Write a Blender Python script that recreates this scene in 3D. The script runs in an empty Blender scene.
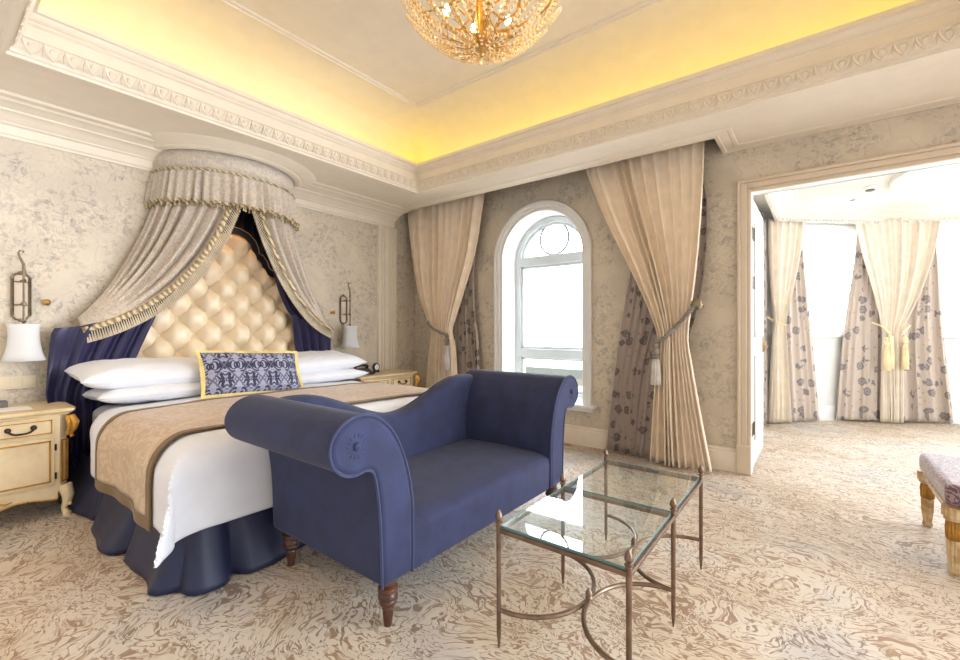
import bpy, math, random
from mathutils import Vector, Matrix, noise as mnoise
from math import sin, cos, pi, radians, sqrt, hypot
random.seed(7)
S = bpy.context.scene
COL = S.collection

# ------------------------------------------------------------------ camera, world, lights, exposure
CAM = (4.39, -4.23, 1.2)
YAW = radians(37.6)
cd = bpy.data.cameras.new('camera'); cam = bpy.data.objects.new('camera', cd); COL.objects.link(cam)
cam.location = CAM; cam.rotation_euler = (radians(90), 0, YAW)
cd.sensor_width = 36; cd.lens = 438/960*36; cd.clip_start = 0.02; cd.shift_y = -1/960
S.camera = cam
S.view_settings.view_transform = 'Standard'; S.view_settings.look = 'None'
S.view_settings.gamma = 1; S.view_settings.use_curve_mapping = False
S.view_settings.exposure = 0.0
S.render.film_transparent = False

w = bpy.data.worlds.new('world'); S.world = w; w.use_nodes = True
nt = w.node_tree; nt.nodes.clear()
out = nt.nodes.new('ShaderNodeOutputWorld'); bg = nt.nodes.new('ShaderNodeBackground')
tc = nt.nodes.new('ShaderNodeTexCoord'); sp = nt.nodes.new('ShaderNodeSeparateXYZ')
rp = nt.nodes.new('ShaderNodeValToRGB'); mp = nt.nodes.new('ShaderNodeMapRange')
nt.links.new(tc.outputs['Generated'], sp.inputs[0]); nt.links.new(sp.outputs['Y'], mp.inputs[0])
mp.inputs[1].default_value = -1; mp.inputs[2].default_value = 1
nt.links.new(mp.outputs[0], rp.inputs[0]); nt.links.new(rp.outputs[0], bg.inputs[0]); nt.links.new(bg.outputs[0], out.inputs[0])
WORLD = 1.0
e = rp.color_ramp.elements
e[0].position = 0.45; e[0].color = (1.02, 1.00, .99, 1)
e[1].position = 0.70; e[1].color = (15.5, 16.6, 18.2, 1)
bg.inputs[1].default_value = WORLD

def area(name, loc, target, sx, sy, power, color):
    l = bpy.data.lights.new(name, 'AREA'); l.shape = 'RECTANGLE'; l.size = sx; l.size_y = sy
    l.energy = power; l.color = color
    o = bpy.data.objects.new(name, l); COL.objects.link(o); o.location = loc
    d = Vector(target)-Vector(loc); o.rotation_euler = d.to_track_quat('-Z', 'Y').to_euler()
    return o
def spot(name, loc, target, power, color, ang=90, blend=.8, r=.05):
    l = bpy.data.lights.new(name, 'SPOT'); l.energy = power; l.color = color
    l.spot_size = radians(ang); l.spot_blend = blend; l.shadow_soft_size = r
    o = bpy.data.objects.new(name, l); COL.objects.link(o); o.location = loc
    d = Vector(target)-Vector(loc); o.rotation_euler = d.to_track_quat('-Z', 'Y').to_euler()
    return o
def portal(name, loc, target, sx, sy):      # guides the sky's light through an opening, gives none itself
    o = area(name, loc, target, sx, sy, 1, (1, 1, 1)); o.data.cycles.is_portal = True
portal('portal_window', (1.973, .42, 1.46), (1.973, -1, 1.46), 1.0, 2.1)
portal('portal_bay', (4.36, 3.05, 1.84), (5.05, 2.33, 1.84), 1.35, 1.45)
portal('portal_bay', (5.85, 3.93, 1.84), (6.14, 2.97, 1.84), 1.35, 1.45)
portal('portal_bay', (7.49, 3.90, 1.84), (7.2, 2.94, 1.84), 1.35, 1.45)
portal('portal_back', (3.3, -5.42, 1.35), (3.3, -4, 1.35), 6.6, 2.7)
portal('portal_right', (6.62, -2.7, 1.35), (5, -2.7, 1.35), 5.4, 2.7)
spot('ceiling_downlight_bed', (1.6, -4.5, 2.69), (.9, -4.0, 0), 55, (1, .70, .40), 115)
spot('ceiling_downlight_doorway', (4.6, -.65, 2.69), (4.9, -1.3, 0), 25, (1, .74, .46), 120)
spot('canopy_downlight', (.34, -2.42, 2.5), (.2, -2.42, 1.6), 9, (1, .55, .18), 80)

# ------------------------------------------------------------------ materials
def L(c):   # sRGB 0..255 -> linear
    r = []
    for v in c:
        v /= 255; r.append(v/12.92 if v <= .04045 else ((v+.055)/1.055)**2.4)
    return (*r, 1)
class N:
    """tiny node builder"""
    def __init__(s, name):
        s.m = bpy.data.materials.new(name); s.m.use_nodes = True
        s.t = s.m.node_tree; s.b = s.t.nodes['Principled BSDF']; s.o = s.t.nodes['Material Output']
        s._c = None
    def n(s, typ, ins=None, **kw):
        nd = s.t.nodes.new(typ)
        for k, v in kw.items(): setattr(nd, k, v)
        for k, v in (ins or {}).items(): s.set(nd.inputs[k], v)
        return nd
    def set(s, inp, v):
        if isinstance(v, bpy.types.NodeSocket): s.t.links.new(v, inp)
        else: inp.default_value = v
    def coord(s, which='Object', scale=(1, 1, 1), rot=(0, 0, 0)):
        c = s.n('ShaderNodeTexCoord').outputs[which]
        return s.n('ShaderNodeMapping', {0: c, 'Scale': scale, 'Rotation': rot}).outputs[0]
    def noise(s, v, scale, detail=2, rough=.5, dist=0):
        return s.n('ShaderNodeTexNoise', {'Vector': v, 'Scale': scale, 'Detail': detail, 'Roughness': rough, 'Distortion': dist})
    def math(s, op, a, b=0.0, c=0.0):
        nd = s.n('ShaderNodeMath', operation=op); s.set(nd.inputs[0], a); s.set(nd.inputs[1], b); s.set(nd.inputs[2], c)
        return nd.outputs[0]
    def ramp(s, f, stops, interp='LINEAR'):
        r = s.n('ShaderNodeValToRGB', {0: f}); cr = r.color_ramp; cr.interpolation = interp
        while len(cr.elements) < len(stops): cr.elements.new(.5)
        for e_, (p, c) in zip(cr.elements, stops):
            e_.position = p; e_.color = c if len(c) == 4 else (*c, 1)
        return r.outputs[0]
    def step(s, f, a, b):
        return s.n('ShaderNodeMapRange', {0: f, 1: a, 2: b}, interpolation_type='SMOOTHSTEP').outputs[0]
    def mix(s, f, a, b):
        nd = s.n('ShaderNodeMix', data_type='RGBA'); s.set(nd.inputs[0], f); s.set(nd.inputs[6], a); s.set(nd.inputs[7], b)
        return nd.outputs[2]
    def bump(s, h, dist=.01, st=1.0):
        s.set(s.b.inputs['Normal'], s.n('ShaderNodeBump', {'Height': h, 'Distance': dist, 'Strength': st}).outputs[0])
    def pbr(s, col=None, rough=.6, metal=0, **kw):
        if col is not None: s.set(s.b.inputs['Base Color'], col)
        s.set(s.b.inputs['Roughness'], rough); s.set(s.b.inputs['Metallic'], metal)
        for k, v in kw.items(): s.set(s.b.inputs[k.replace('_', ' ')], v)
        return s.m
def plain(name, c, rough=.6, metal=0, var=.06, sc=8, **kw):
    n = N(name); v = n.coord()
    f = n.noise(v, sc, 3).outputs[0]
    c = L(c); d = tuple(x*(1-var) for x in c[:3])+(1,); u = tuple(min(1, x*(1+var)) for x in c[:3])+(1,)
    return n.pbr(n.mix(n.step(f, .3, .7), d, u), rough, metal, **kw)

M = {}
M['plaster'] = plain('cream_plaster', (232, 221, 203), .55, var=.02)
M['plaster_light'] = plain('pale_ceiling_paint', (234, 223, 204), .6, var=.02)
M['window_trim'] = plain('window_trim_daylit', (232, 231, 228), .45, var=.02)  # whiter than the other trim: cool daylight put into the colour
M['bay_white'] = plain('bay_ivory_paint', (216, 211, 198), .55, var=.02)
M['glass_edge'] = plain('teal_glass_edge', (104, 136, 136), .15)
M['trim'] = plain('painted_trim', (220, 204, 182), .45, var=.02)
M['white'] = plain('white_paint', (238, 238, 236), .45, var=.02)
M['frame_white'] = plain('window_frame_paint', (214, 222, 224), .4, var=.02)
M['dark'] = plain('recess_shade', (34, 32, 34), .8)  # shade inside the curtain recess, put into the colour
M['door'] = plain('door_paint', (216, 210, 200), .4, var=.02)

def wallpaper():
    n = N('floral_wallpaper'); v = n.coord()
    big = n.noise(v, 2.6, 2, .5).outputs[0]
    wv = n.noise(v, 5, 2).outputs[1]
    d = n.n('ShaderNodeMixRGB', {0: .18, 1: v, 2: wv}, blend_type='ADD').outputs[0]
    # leafy sprays: star shaped cells and soft contour strokes, gathered in clumps
    d2 = n.n('ShaderNodeMixRGB', {0: .05, 1: d, 2: n.noise(v, 20, 2).outputs[1]}, blend_type='ADD').outputs[0]
    v1 = n.n('ShaderNodeTexVoronoi', {'Vector': d2, 'Scale': 15.0, 'Exponent': .62}, distance='MINKOWSKI').outputs[0]
    v2 = n.n('ShaderNodeTexVoronoi', {'Vector': d2, 'Scale': 32.0, 'Exponent': .8}, distance='MINKOWSKI').outputs[0]
    stars = n.step(v1, 1.25, .7); small = n.step(v2, .8, .45)
    lines = n.math('SINE', n.math('MULTIPLY', n.noise(d2, 9, 2, .5, .6).outputs[0], 60.0))
    st = n.step(lines, .0, .9)
    clump = n.step(big, .36, .54)
    f = n.math('MULTIPLY', clump, n.math('ADD', n.math('ADD', n.math('MULTIPLY', stars, .42), n.math('MULTIPLY', small, .25)), n.math('MULTIPLY', st, .30)))
    thin = n.math('MULTIPLY', n.step(n.math('ABSOLUTE', n.math('SUBTRACT', n.noise(d, 3.5, 1, .5, 1.0).outputs[0], .5)), .011, .003), .4)
    f = n.math('MAXIMUM', f, thin)
    g = n.math('MAXIMUM', n.math('MULTIPLY', f, .8), n.math('MULTIPLY', n.step(n.noise(v, 3.3, 2).outputs[0], .42, .62), .16))
    c = n.mix(g, L((216, 203, 182)), L((132, 126, 120)))
    c = n.mix(n.math('MULTIPLY', n.step(n.noise(v, 45, 2).outputs[0], .35, .7), .10), c, L((235, 225, 205)))
    n.bump(n.noise(v, 120, 2).outputs[0], .002, .3)
    return n.pbr(c, .6)
M['wallpaper'] = wallpaper()

def carpet():
    n = N('scroll_carpet'); v = n.coord()
    d = n.n('ShaderNodeMixRGB', {0: .55, 1: v, 2: n.noise(v, 1.9, 1, .5).outputs[1]}, blend_type='ADD').outputs[0]
    d = n.n('ShaderNodeMixRGB', {0: .075, 1: d, 2: n.noise(v, 11, 1, .5).outputs[1]}, blend_type='ADD').outputs[0]
    def cells(rot, sx, sy, sc, lo, hi):
        dd = n.n('ShaderNodeMapping', {0: d, 'Scale': (sx, sy, 0), 'Rotation': (0, 0, rot)}).outputs[0]
        e = n.n('ShaderNodeTexVoronoi', {'Vector': dd, 'Scale': sc}, feature='DISTANCE_TO_EDGE', voronoi_dimensions='2D').outputs[0]
        r = n.n('ShaderNodeTexVoronoi', {'Vector': dd, 'Scale': sc}, voronoi_dimensions='2D').outputs[1]
        rr = n.n('ShaderNodeSeparateColor', {0: r}).outputs[0]
        return n.step(e, lo, hi), rr
    e1, r1 = cells(.5, 1, 2.7, 16, .05, .14)  # brown gaps between the strokes carry relief shade in the colour
    region = n.noise(v, 1.1, 2, .6).outputs[0]
    keep = n.step(n.math('ADD', r1, n.math('MULTIPLY', region, .9)), .66, .76)
    f1 = n.noise(d, 10.5, 1.2, .5, .9).outputs[0]
    sc = n.math('SINE', n.math('MULTIPLY', f1, 52.0))
    fld = n.math('ADD', n.math('ADD', sc, n.math('MULTIPLY', n.math('SUBTRACT', e1, .6), 1.3)), n.math('MULTIPLY', n.math('SUBTRACT', keep, .5), 1.1))
    st = n.step(fld, -.2, .4)
    e2, r2 = cells(-.6, 1, 3.2, 27, .06, .15)
    st2 = n.math('MULTIPLY', n.math('MULTIPLY', e2, n.step(r2, .55, .7)), .6)
    st = n.math('MAXIMUM', st, st2)
    base = n.ramp(region, [(.36, L((146, 108, 68))), (.5, L((160, 124, 88))), (.62, L((132, 112, 90)))])
    top = n.ramp(region, [(.3, L((206, 184, 150))), (.55, L((218, 204, 184))), (.7, L((194, 186, 178)))])
    c = n.mix(st, base, top)
    fib = n.noise(v, 240, 2).outputs[0]
    c = n.mix(n.math('MULTIPLY', fib, .2), c, L((130, 108, 86)))
    n.bump(n.math('ADD', st, n.math('MULTIPLY', fib, .35)), .008, .6)
    return n.pbr(c, .5, Sheen_Weight=.2, Specular_IOR_Level=.6)
M['carpet'] = carpet()

def fabric(name, c, var=.05, rough=.8, weave=400, sheen=.2, bump=.25, **kw):
    n = N(name); v = n.coord()
    c = L(c); f = n.step(n.noise(v, 9, 3).outputs[0], .3, .7)
    cc = n.mix(f, tuple(x*(1-var) for x in c[:3])+(1,), tuple(min(1, x*(1+var)) for x in c[:3])+(1,))
    n.bump(n.noise(v, weave, 2).outputs[0], .001, bump)
    return n.pbr(cc, rough, Sheen_Weight=sheen, **kw)
M['linen'] = fabric('cream_linen', (240, 222, 198))
M['linen_bay'] = fabric('pale_linen', (244, 232, 214))
M['bedwhite'] = fabric('white_cotton', (228, 229, 234), .02)
M['pillowwhite'] = fabric('white_pillow_cotton', (230, 232, 238), .01)
M['velvet'] = fabric('blue_velvet', (38, 45, 80), .2, .8, 300, .08)
M['velvet_pipe'] = fabric('blue_piping', (44, 52, 88), .05)
M['satin'] = fabric('navy_satin', (32, 30, 66), .12, .34, 500, .05, .1)
M['skirt'] = fabric('navy_skirt', (24, 30, 60), .08, .5, 400, .02)
M['headnavy'] = fabric('navy_headboard_border', (22, 24, 40), .05, .45)
M['yellowfringe'] = fabric('yellow_fringe', (232, 212, 140), .1)
M['brownborder'] = fabric('brown_border', (110, 82, 42), .05, .6)
M['rope'] = fabric('grey_rope', (140, 130, 120), .2)
M['goldrope'] = fabric('gold_rope', (236, 216, 172), .12)
M['tassel'] = fabric('pale_tassel', (206, 200, 194), .15)
M['fringe'] = fabric('beige_fringe', (196, 182, 158), .2)

def leather():
    n = N('cream_leather'); v = n.coord()
    n.bump(n.noise(v, 60, 3).outputs[0], .002, .2)
    return n.pbr(L((230, 210, 178)), .28)
M['leather'] = leather()

def patterned(name, base, dark, sc=7.0, satin=.6):
    n = N(name); v = n.coord()
    d = n.n('ShaderNodeMixRGB', {0: .05, 1: v, 2: n.noise(v, 30, 2).outputs[1]}, blend_type='ADD').outputs[0]
    vo = n.n('ShaderNodeTexVoronoi', {'Vector': d, 'Scale': sc, 'Randomness': .75}).outputs[0]
    ring = n.math('MAXIMUM', n.math('MULTIPLY', n.step(vo, .36, .30), n.step(vo, .17, .23)), n.step(vo, .12, .08))
    ring = n.math('MAXIMUM', ring, n.math('MULTIPLY', n.step(vo, .36, .30), .7))
    vo2 = n.n('ShaderNodeTexVoronoi', {'Vector': d, 'Scale': sc*1.9, 'Randomness': 1.0}).outputs[0]
    ring = n.math('MAXIMUM', ring, n.math('MULTIPLY', n.step(vo2, .22, .14), .5))
    c = n.mix(n.math('MULTIPLY', ring, .85), L(base), L(dark))
    return n.pbr(c, satin)
M['pattern'] = patterned('taupe_floral_curtain', (172, 158, 147), (88, 82, 84), 8.0)
M['pattern_bay'] = patterned('pale_floral_curtain', (206, 192, 180), (118, 112, 116), 6.5)
def through(m, f, c):      # cloth that lets some daylight through
    t = m.node_tree; o = t.nodes['Material Output']; b = t.nodes['Principled BSDF']
    tl = t.nodes.new('ShaderNodeBsdfTranslucent'); tl.inputs[0].default_value = c
    mx = t.nodes.new('ShaderNodeMixShader'); mx.inputs[0].default_value = f
    t.links.new(b.outputs[0], mx.inputs[1]); t.links.new(tl.outputs[0], mx.inputs[2]); t.links.new(mx.outputs[0], o.inputs[0])
through(M['linen_bay'], .06, L((250, 222, 186)))

def canopyfab():
    n = N('silver_brocade'); v = n.coord()
    d = n.n('ShaderNodeMixRGB', {0: .1, 1: v, 2: n.noise(v, 8, 2).outputs[1]}, blend_type='ADD').outputs[0]
    f = n.math('SINE', n.math('MULTIPLY', n.noise(d, 20, 2, .5, .6).outputs[0], 34.0))
    k = n.step(f, -.4, .8)
    c = n.mix(k, L((206, 192, 174)), L((182, 172, 162)))
    return n.pbr(c, n.math('SUBTRACT', .62, n.math('MULTIPLY', k, .2)), Sheen_Weight=.2)
M['brocade'] = canopyfab()

def braid(name, a, b, sc=60):
    n = N(name); v = n.coord()
    w_ = n.n('ShaderNodeTexWave', {'Vector': v, 'Scale': sc/6, 'Distortion': 6.0, 'Detail': 2.0}, wave_type='BANDS', bands_direction='DIAGONAL').outputs[1]
    n.bump(w_, .004, .8)
    return n.pbr(n.mix(w_, L(a), L(b)), .5)
M['braid'] = braid('gold_braid', (136, 112, 72), (214, 198, 164))

def runner():
    n = N('runner_brocade'); v = n.coord()
    f = n.math('SINE', n.math('MULTIPLY', n.noise(v, 8, 2, .5, .8).outputs[0], 40.0))
    k = n.math('ADD', n.math('MULTIPLY', n.step(f, -.1, .5), .5), n.math('MULTIPLY', n.noise(v, 110, 2).outputs[0], .5))
    n.bump(k, .002, .4)
    return n.pbr(n.mix(k, L((182, 152, 120)), L((214, 190, 162))), .45, Sheen_Weight=.2)
M['runner'] = runner()

def damask():
    n = N('navy_damask'); c = n.n('ShaderNodeTexCoord').outputs['UV']
    s = n.n('ShaderNodeSeparateXYZ', {0: c})
    px = n.math('PINGPONG', n.math('MULTIPLY', s.outputs[0], 1.0), .088)
    py = n.math('PINGPONG', n.math('ADD', s.outputs[1], .02), .12)
    cb = n.n('ShaderNodeCombineXYZ', {0: px, 1: py}).outputs[0]
    f = n.noise(cb, 14, 2.5, .6, .6).outputs[0]
    k = n.step(n.math('SINE', n.math('MULTIPLY', f, 26.0)), -.35, -.1)
    # ogee lattice
    lat = n.math('ABSOLUTE', n.math('SUBTRACT', n.math('ADD', n.math('DIVIDE', px, .088), n.math('DIVIDE', py, .12)), 1.0))
    k = n.math('MULTIPLY', k, n.step(lat, .05, .1))
    k = n.math('MAXIMUM', k, n.math('MULTIPLY', n.step(lat, .03, .0), 1.0))
    return n.pbr(n.mix(k, L((30, 34, 66)), L((156, 158, 182))), .5, Sheen_Weight=.2)
M['damask'] = damask()

def bench_fab():
    n = N('mauve_damask_velvet'); v = n.coord()
    f = n.noise(v, 22, 3, .6, .8).outputs[0]
    k = n.step(n.math('SINE', n.math('MULTIPLY', f, 30.0)), -.1, .4)
    return n.pbr(n.mix(k, L((92, 66, 76)), L((158, 128, 132))), .5, Sheen_Weight=.5)
M['benchfab'] = bench_fab()

M['bronze'] = plain('bronze_metal', (128, 106, 90), .38, .85, .2, 20)
M['pewter'] = plain('aged_pewter', (138, 124, 104), .35, .9, .2, 20)
M['silverpipe'] = plain('silver_cord', (176, 168, 160), .3, .6)
M['gold'] = plain('gold_leaf', (206, 156, 70), .35, .75, .25, 25)
M['goldpaint'] = plain('gold_paint', (176, 128, 52), .4, .5, .2, 25)
M['brass'] = plain('brass', (196, 158, 92), .3, .9)
M['iron'] = plain('dark_iron', (70, 58, 50), .4, .8)
M['wood'] = plain('dark_mahogany', (78, 46, 32), .28, 0, .35, 14)
M['steel'] = plain('hinge_steel', (150, 150, 148), .35, .8)
M['black'] = plain('black_plastic', (22, 22, 26), .35)
M['screen'] = plain('clock_face', (232, 232, 226), .4)
M['paper'] = plain('white_paper', (240, 238, 232), .7)
M['greybox'] = plain('grey_card', (96, 92, 88), .5)
M['plate'] = plain('ivory_plate', (222, 206, 172), .35, var=.02)
M['building'] = plain('distant_render', (214, 212, 200), .8)
M['rail'] = plain('pale_parapet', (176, 186, 178), .8)

def furniture_paint():
    n = N('antique_cream_paint'); v = n.coord()
    f = n.step(n.noise(v, 5, 4, .6).outputs[0], .35, .75)
    return n.pbr(n.mix(f, L((228, 208, 168)), L((206, 182, 136))), .35)
M['antique'] = furniture_paint()
def legpaint():
    n = N('fluted_gilt_paint'); v = n.coord()
    return n.pbr(n.mix(n.step(n.noise(v, 18, 3).outputs[0], .4, .6), L((214, 190, 150)), L((186, 150, 96))), .4)
M['giltcream'] = legpaint()

def shade():
    n = N('white_lamp_shade')
    t = n.n('ShaderNodeBsdfTranslucent', {0: (.9, .9, .88, 1)}); d = n.n('ShaderNodeBsdfDiffuse', {0: (.88, .89, .9, 1)})
    m = n.n('ShaderNodeMixShader', {0: .4, 1: d.outputs[0], 2: t.outputs[0]})
    n.t.links.new(m.outputs[0], n.o.inputs[0]); return n.m
M['shade'] = shade()
def glass(name, tint, ior=1.5, boost=1.0):
    n = N(name)
    tr = n.n('ShaderNodeBsdfTransparent', {0: tint}); g = n.n('ShaderNodeBsdfGlossy', {0: (1, 1, 1, 1), 'Roughness': .0})
    fr = n.n('ShaderNodeFresnel', {0: ior}).outputs[0]
    m = n.n('ShaderNodeMixShader', {0: n.math('MULTIPLY', fr, boost), 1: tr.outputs[0], 2: g.outputs[0]})
    bf = n.n('ShaderNodeNewGeometry').outputs['Backfacing']; tr2 = n.n('ShaderNodeBsdfTransparent', {0: (1, 1, 1, 1)})
    m = n.n('ShaderNodeMixShader', {0: bf, 1: m.outputs[0], 2: tr2.outputs[0]})
    n.t.links.new(m.outputs[0], n.o.inputs[0]); return n.m
M['glass'] = glass('window_glass', (.97, .98, .98, 1))
M['tableglass'] = glass('table_glass', (.86, .95, .93, 1), 1.6, 1.6)
M['crystal'] = plain('amber_crystal', (255, 226, 178), .12, 0, .08, 60, Specular_IOR_Level=1.0)
M['ringmetal'] = plain('grey_muntin_paint', (120, 128, 134), .5)
M['mirror'] = plain('mirror_wall_tint', (196, 178, 154), .25)  # reflection of the wall painted in as the mirror's colour
def emit(name, c, s):
    n = N(name); e_ = n.n('ShaderNodeEmission', {0: c, 1: s}); n.t.links.new(e_.outputs[0], n.o.inputs[0]); return n.m
M['bulb'] = emit('bulb_glow', (1, .82, .56, 1), 34)
M['led'] = emit('cove_strip_glow', (1, .74, .08, 1), 7.5)

# ------------------------------------------------------------------ mesh helpers
class MB:
    def __init__(s): s.v = []; s.f = []; s.uv = None
    def add(s, vs, fs):
        o = len(s.v); s.v += [tuple(p) for p in vs]; s.f += [tuple(i+o for i in f) for f in fs]; return s
    def box(s, x0, x1, y0, y1, z0, z1):
        return s.add([(x0,y0,z0),(x1,y0,z0),(x1,y1,z0),(x0,y1,z0),(x0,y0,z1),(x1,y0,z1),(x1,y1,z1),(x0,y1,z1)],
                     [(0,3,2,1),(4,5,6,7),(0,1,5,4),(1,2,6,5),(2,3,7,6),(3,0,4,7)])
    def obox(s, c, dx, dy, h, ang=0, z0=0):
        ca, sa = cos(ang), sin(ang); vs = []
        for z in (z0, z0+h):
            for a, b in ((-1,-1),(1,-1),(1,1),(-1,1)):
                vs.append((c[0]+a*dx/2*ca-b*dy/2*sa, c[1]+a*dx/2*sa+b*dy/2*ca, z))
        return s.add(vs, [(0,3,2,1),(4,5,6,7),(0,1,5,4),(1,2,6,5),(2,3,7,6),(3,0,4,7)])
    def grid(s, nu, nv, fn, cu=False, cv=False, flip=False):
        o = len(s.v)
        for j in range(nv):
            for i in range(nu): s.v.append(tuple(fn(i, j)))
        for j in range(nv if cv else nv-1):
            for i in range(nu if cu else nu-1):
                a = o+j*nu+i; b = o+j*nu+(i+1)%nu; c = o+((j+1)%nv)*nu+(i+1)%nu; d = o+((j+1)%nv)*nu+i
                s.f.append((a, d, c, b) if flip else (a, b, c, d))
        return s
    def tube(s, pts, r, n=8, closed=False, caps=True):
        P = [Vector(p) for p in pts]; m = len(P); rr = r if isinstance(r, (list, tuple)) else [r]*m
        up = None; rings = []
        for i in range(m):
            if closed: t = P[(i+1) % m]-P[i-1]
            else: t = P[min(i+1, m-1)]-P[max(i-1, 0)]
            if t.length < 1e-9: t = Vector((0, 0, 1))
            t.normalize()
            if up is None: up = t.orthogonal().normalized()
            up = (up - t*up.dot(t))
            if up.length < 1e-6: up = t.orthogonal()
            up.normalize(); bi = t.cross(up)
            rings.append([P[i]+(up*cos(2*pi*k/n)+bi*sin(2*pi*k/n))*rr[i] for k in range(n)])
        s.grid(n, m, lambda i, j: rings[j][i], cu=True, cv=closed)
        if caps and not closed:
            o = len(s.v)-n*m
            s.f.append(tuple(o+k for k in range(n))[::-1]); s.f.append(tuple(o+(m-1)*n+k for k in range(n)))
        return s
    def lathe(s, prof, c=(0, 0, 0), n=20, a0=0, a1=2*pi, ex=1, ey=1, flute=0, nf=8):
        full = abs(a1-a0-2*pi) < 1e-6; m = n if full else n+1
        def fn(i, j):
            a = a0+(a1-a0)*i/n; r, z = prof[j]; r = r*(1+flute*cos(nf*a)) if flute else r
            return (c[0]+r*cos(a)*ex, c[1]+r*sin(a)*ey, c[2]+z)
        return s.grid(m, len(prof), fn, cu=full)
    def ball(s, c, r, n=10, sx=1, sy=1, sz=1):
        prof = [(max(1e-4, r*sin(pi*k/(n//2+1))), -r*cos(pi*k/(n//2+1))) for k in range(n//2+2)]
        return s.grid(n, len(prof), lambda i, j: (c[0]+sx*prof[j][0]*cos(2*pi*i/n), c[1]+sy*prof[j][0]*sin(2*pi*i/n), c[2]+sz*prof[j][1]), cu=True)
    def prism(s, poly, axis, a, b):
        """poly: 2D points; axis 'x': (y,z) extruded in x, 'y': (x,z), 'z': (x,y)"""
        n = len(poly)
        def P(p, t): return {'x': (t, p[0], p[1]), 'y': (p[0], t, p[1]), 'z': (p[0], p[1], t)}[axis]
        vs = [P(p, a) for p in poly]+[P(p, b) for p in poly]
        fs = [tuple(range(n))[::-1], tuple(range(n, 2*n))]+[(i, (i+1) % n, n+(i+1) % n, n+i) for i in range(n)]
        return s.add(vs, fs)
    def xf(s, fn):
        s.v = [tuple(fn(p)) for p in s.v]; return s
def obj(name, mb, mat, parent=None, bevel=0, smooth=True, solid=0, sub=0, ang=40, bseg=2):
    me = bpy.data.meshes.new(name)
    vs = mb.v
    if parent is not None:
        off = Vector((0, 0, 0)); p = parent
        while p is not None: off += p.location; p = p.parent
        vs = [(v[0]-off.x, v[1]-off.y, v[2]-off.z) for v in vs]
    loc = None
    if parent is None:      # origin at the base centre of the mesh
        xs = [v[0] for v in vs]; ys = [v[1] for v in vs]; zs = [v[2] for v in vs]
        loc = ((min(xs)+max(xs))/2, (min(ys)+max(ys))/2, min(zs)) if not getattr(mb, 'keep', False) else (0, 0, 0)
        vs = [(v[0]-loc[0], v[1]-loc[1], v[2]-loc[2]) for v in vs]
    me.from_pydata(vs, [], mb.f); me.validate(); me.update()
    if mb.uv:
        ul = me.uv_layers.new(name='UVMap')
        for lp in me.loops: ul.data[lp.index].uv = mb.uv[lp.vertex_index]
    bmx = __import__('bmesh').new(); bmx.from_mesh(me)
    __import__('bmesh').ops.recalc_face_normals(bmx, faces=bmx.faces); bmx.to_mesh(me); bmx.free()
    me.materials.append(M[mat] if isinstance(mat, str) else mat)
    o = bpy.data.objects.new(name, me); COL.objects.link(o)
    if loc: o.location = loc
    if parent is not None: o.parent = parent
    if solid:
        md = o.modifiers.new('solid', 'SOLIDIFY'); md.thickness = solid; md.offset = 0
    if bevel:
        md = o.modifiers.new('bevel', 'BEVEL'); md.width = bevel; md.segments = bseg; md.limit_method = 'ANGLE'; md.angle_limit = radians(35)
    if sub:
        md = o.modifiers.new('sub', 'SUBSURF'); md.levels = sub; md.render_levels = sub
    if smooth:
        try: me.shade_smooth()
        except Exception: pass
        try: me.set_sharp_from_angle(angle=radians(ang))
        except Exception: pass
    return o
def struct(name, mb, mat, **kw):
    mb.keep = True
    o = obj(name, mb, mat, **kw); o['kind'] = 'structure'; return o
def tag(o, label, cat, group=None):
    o['label'] = label; o['category'] = cat
    if group: o['group'] = group
    return o
def thing(name, loc, label, cat, group=None):
    o = bpy.data.objects.new(name, None); COL.objects.link(o); o.location = loc
    o.empty_display_size = .1
    return tag(o, label, cat, group)
def dup(root, loc, label, mirror_y=False, group=None):
    r = root.copy(); COL.objects.link(r); r.location = loc; r['label'] = label
    if mirror_y: r.scale = (1, -1, 1)
    if group: r['group'] = group
    for ch in list(root.children):
        c = ch.copy(); COL.objects.link(c); c.parent = r
        for g in ch.children:
            d = g.copy(); COL.objects.link(d); d.parent = c
    return r
def lerp(a, b, t): return a+(b-a)*t
def interp(tab, t, k=1):
    """piecewise smooth interpolation in a table [(t, value...)]"""
    if t <= tab[0][0]: return tab[0][1:]
    for i in range(len(tab)-1):
        if t <= tab[i+1][0]:
            a, b = tab[i], tab[i+1]; n = len(tab)
            p0 = tab[i-1] if i else a; p3 = tab[i+2] if i+2 < n else b
            h = b[0]-a[0]; u = (t-a[0])/h; res = []
            for q in range(1, len(a)):
                m1 = (b[q]-p0[q])/((b[0]-p0[0]) or 1); m2 = (p3[q]-a[q])/((p3[0]-a[0]) or 1)
                res.append((2*u**3-3*u*u+1)*a[q]+(u**3-2*u*u+u)*h*m1+(3*u*u-2*u**3)*b[q]+(u**3-u*u)*h*m2)
            return tuple(res)
    return tab[-1][1:]
# ------------------------------------------------------------------ structure
X1, Y0 = 6.6, -5.4          # how far the modelled part of the room reaches
WXL, WXR, WSP, WSILL = 1.473, 2.473, 2.0, .43     # arched window opening
DX0, DX1, DTOP = 3.96, 5.96, 2.327                # doorway opening
SOF = 2.70
BAY = [(3.77, .12), (3.77, 2.42), (5.01, 3.62), (6.65, 4.12), (8.3, 3.62), (8.3, .12)]

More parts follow.
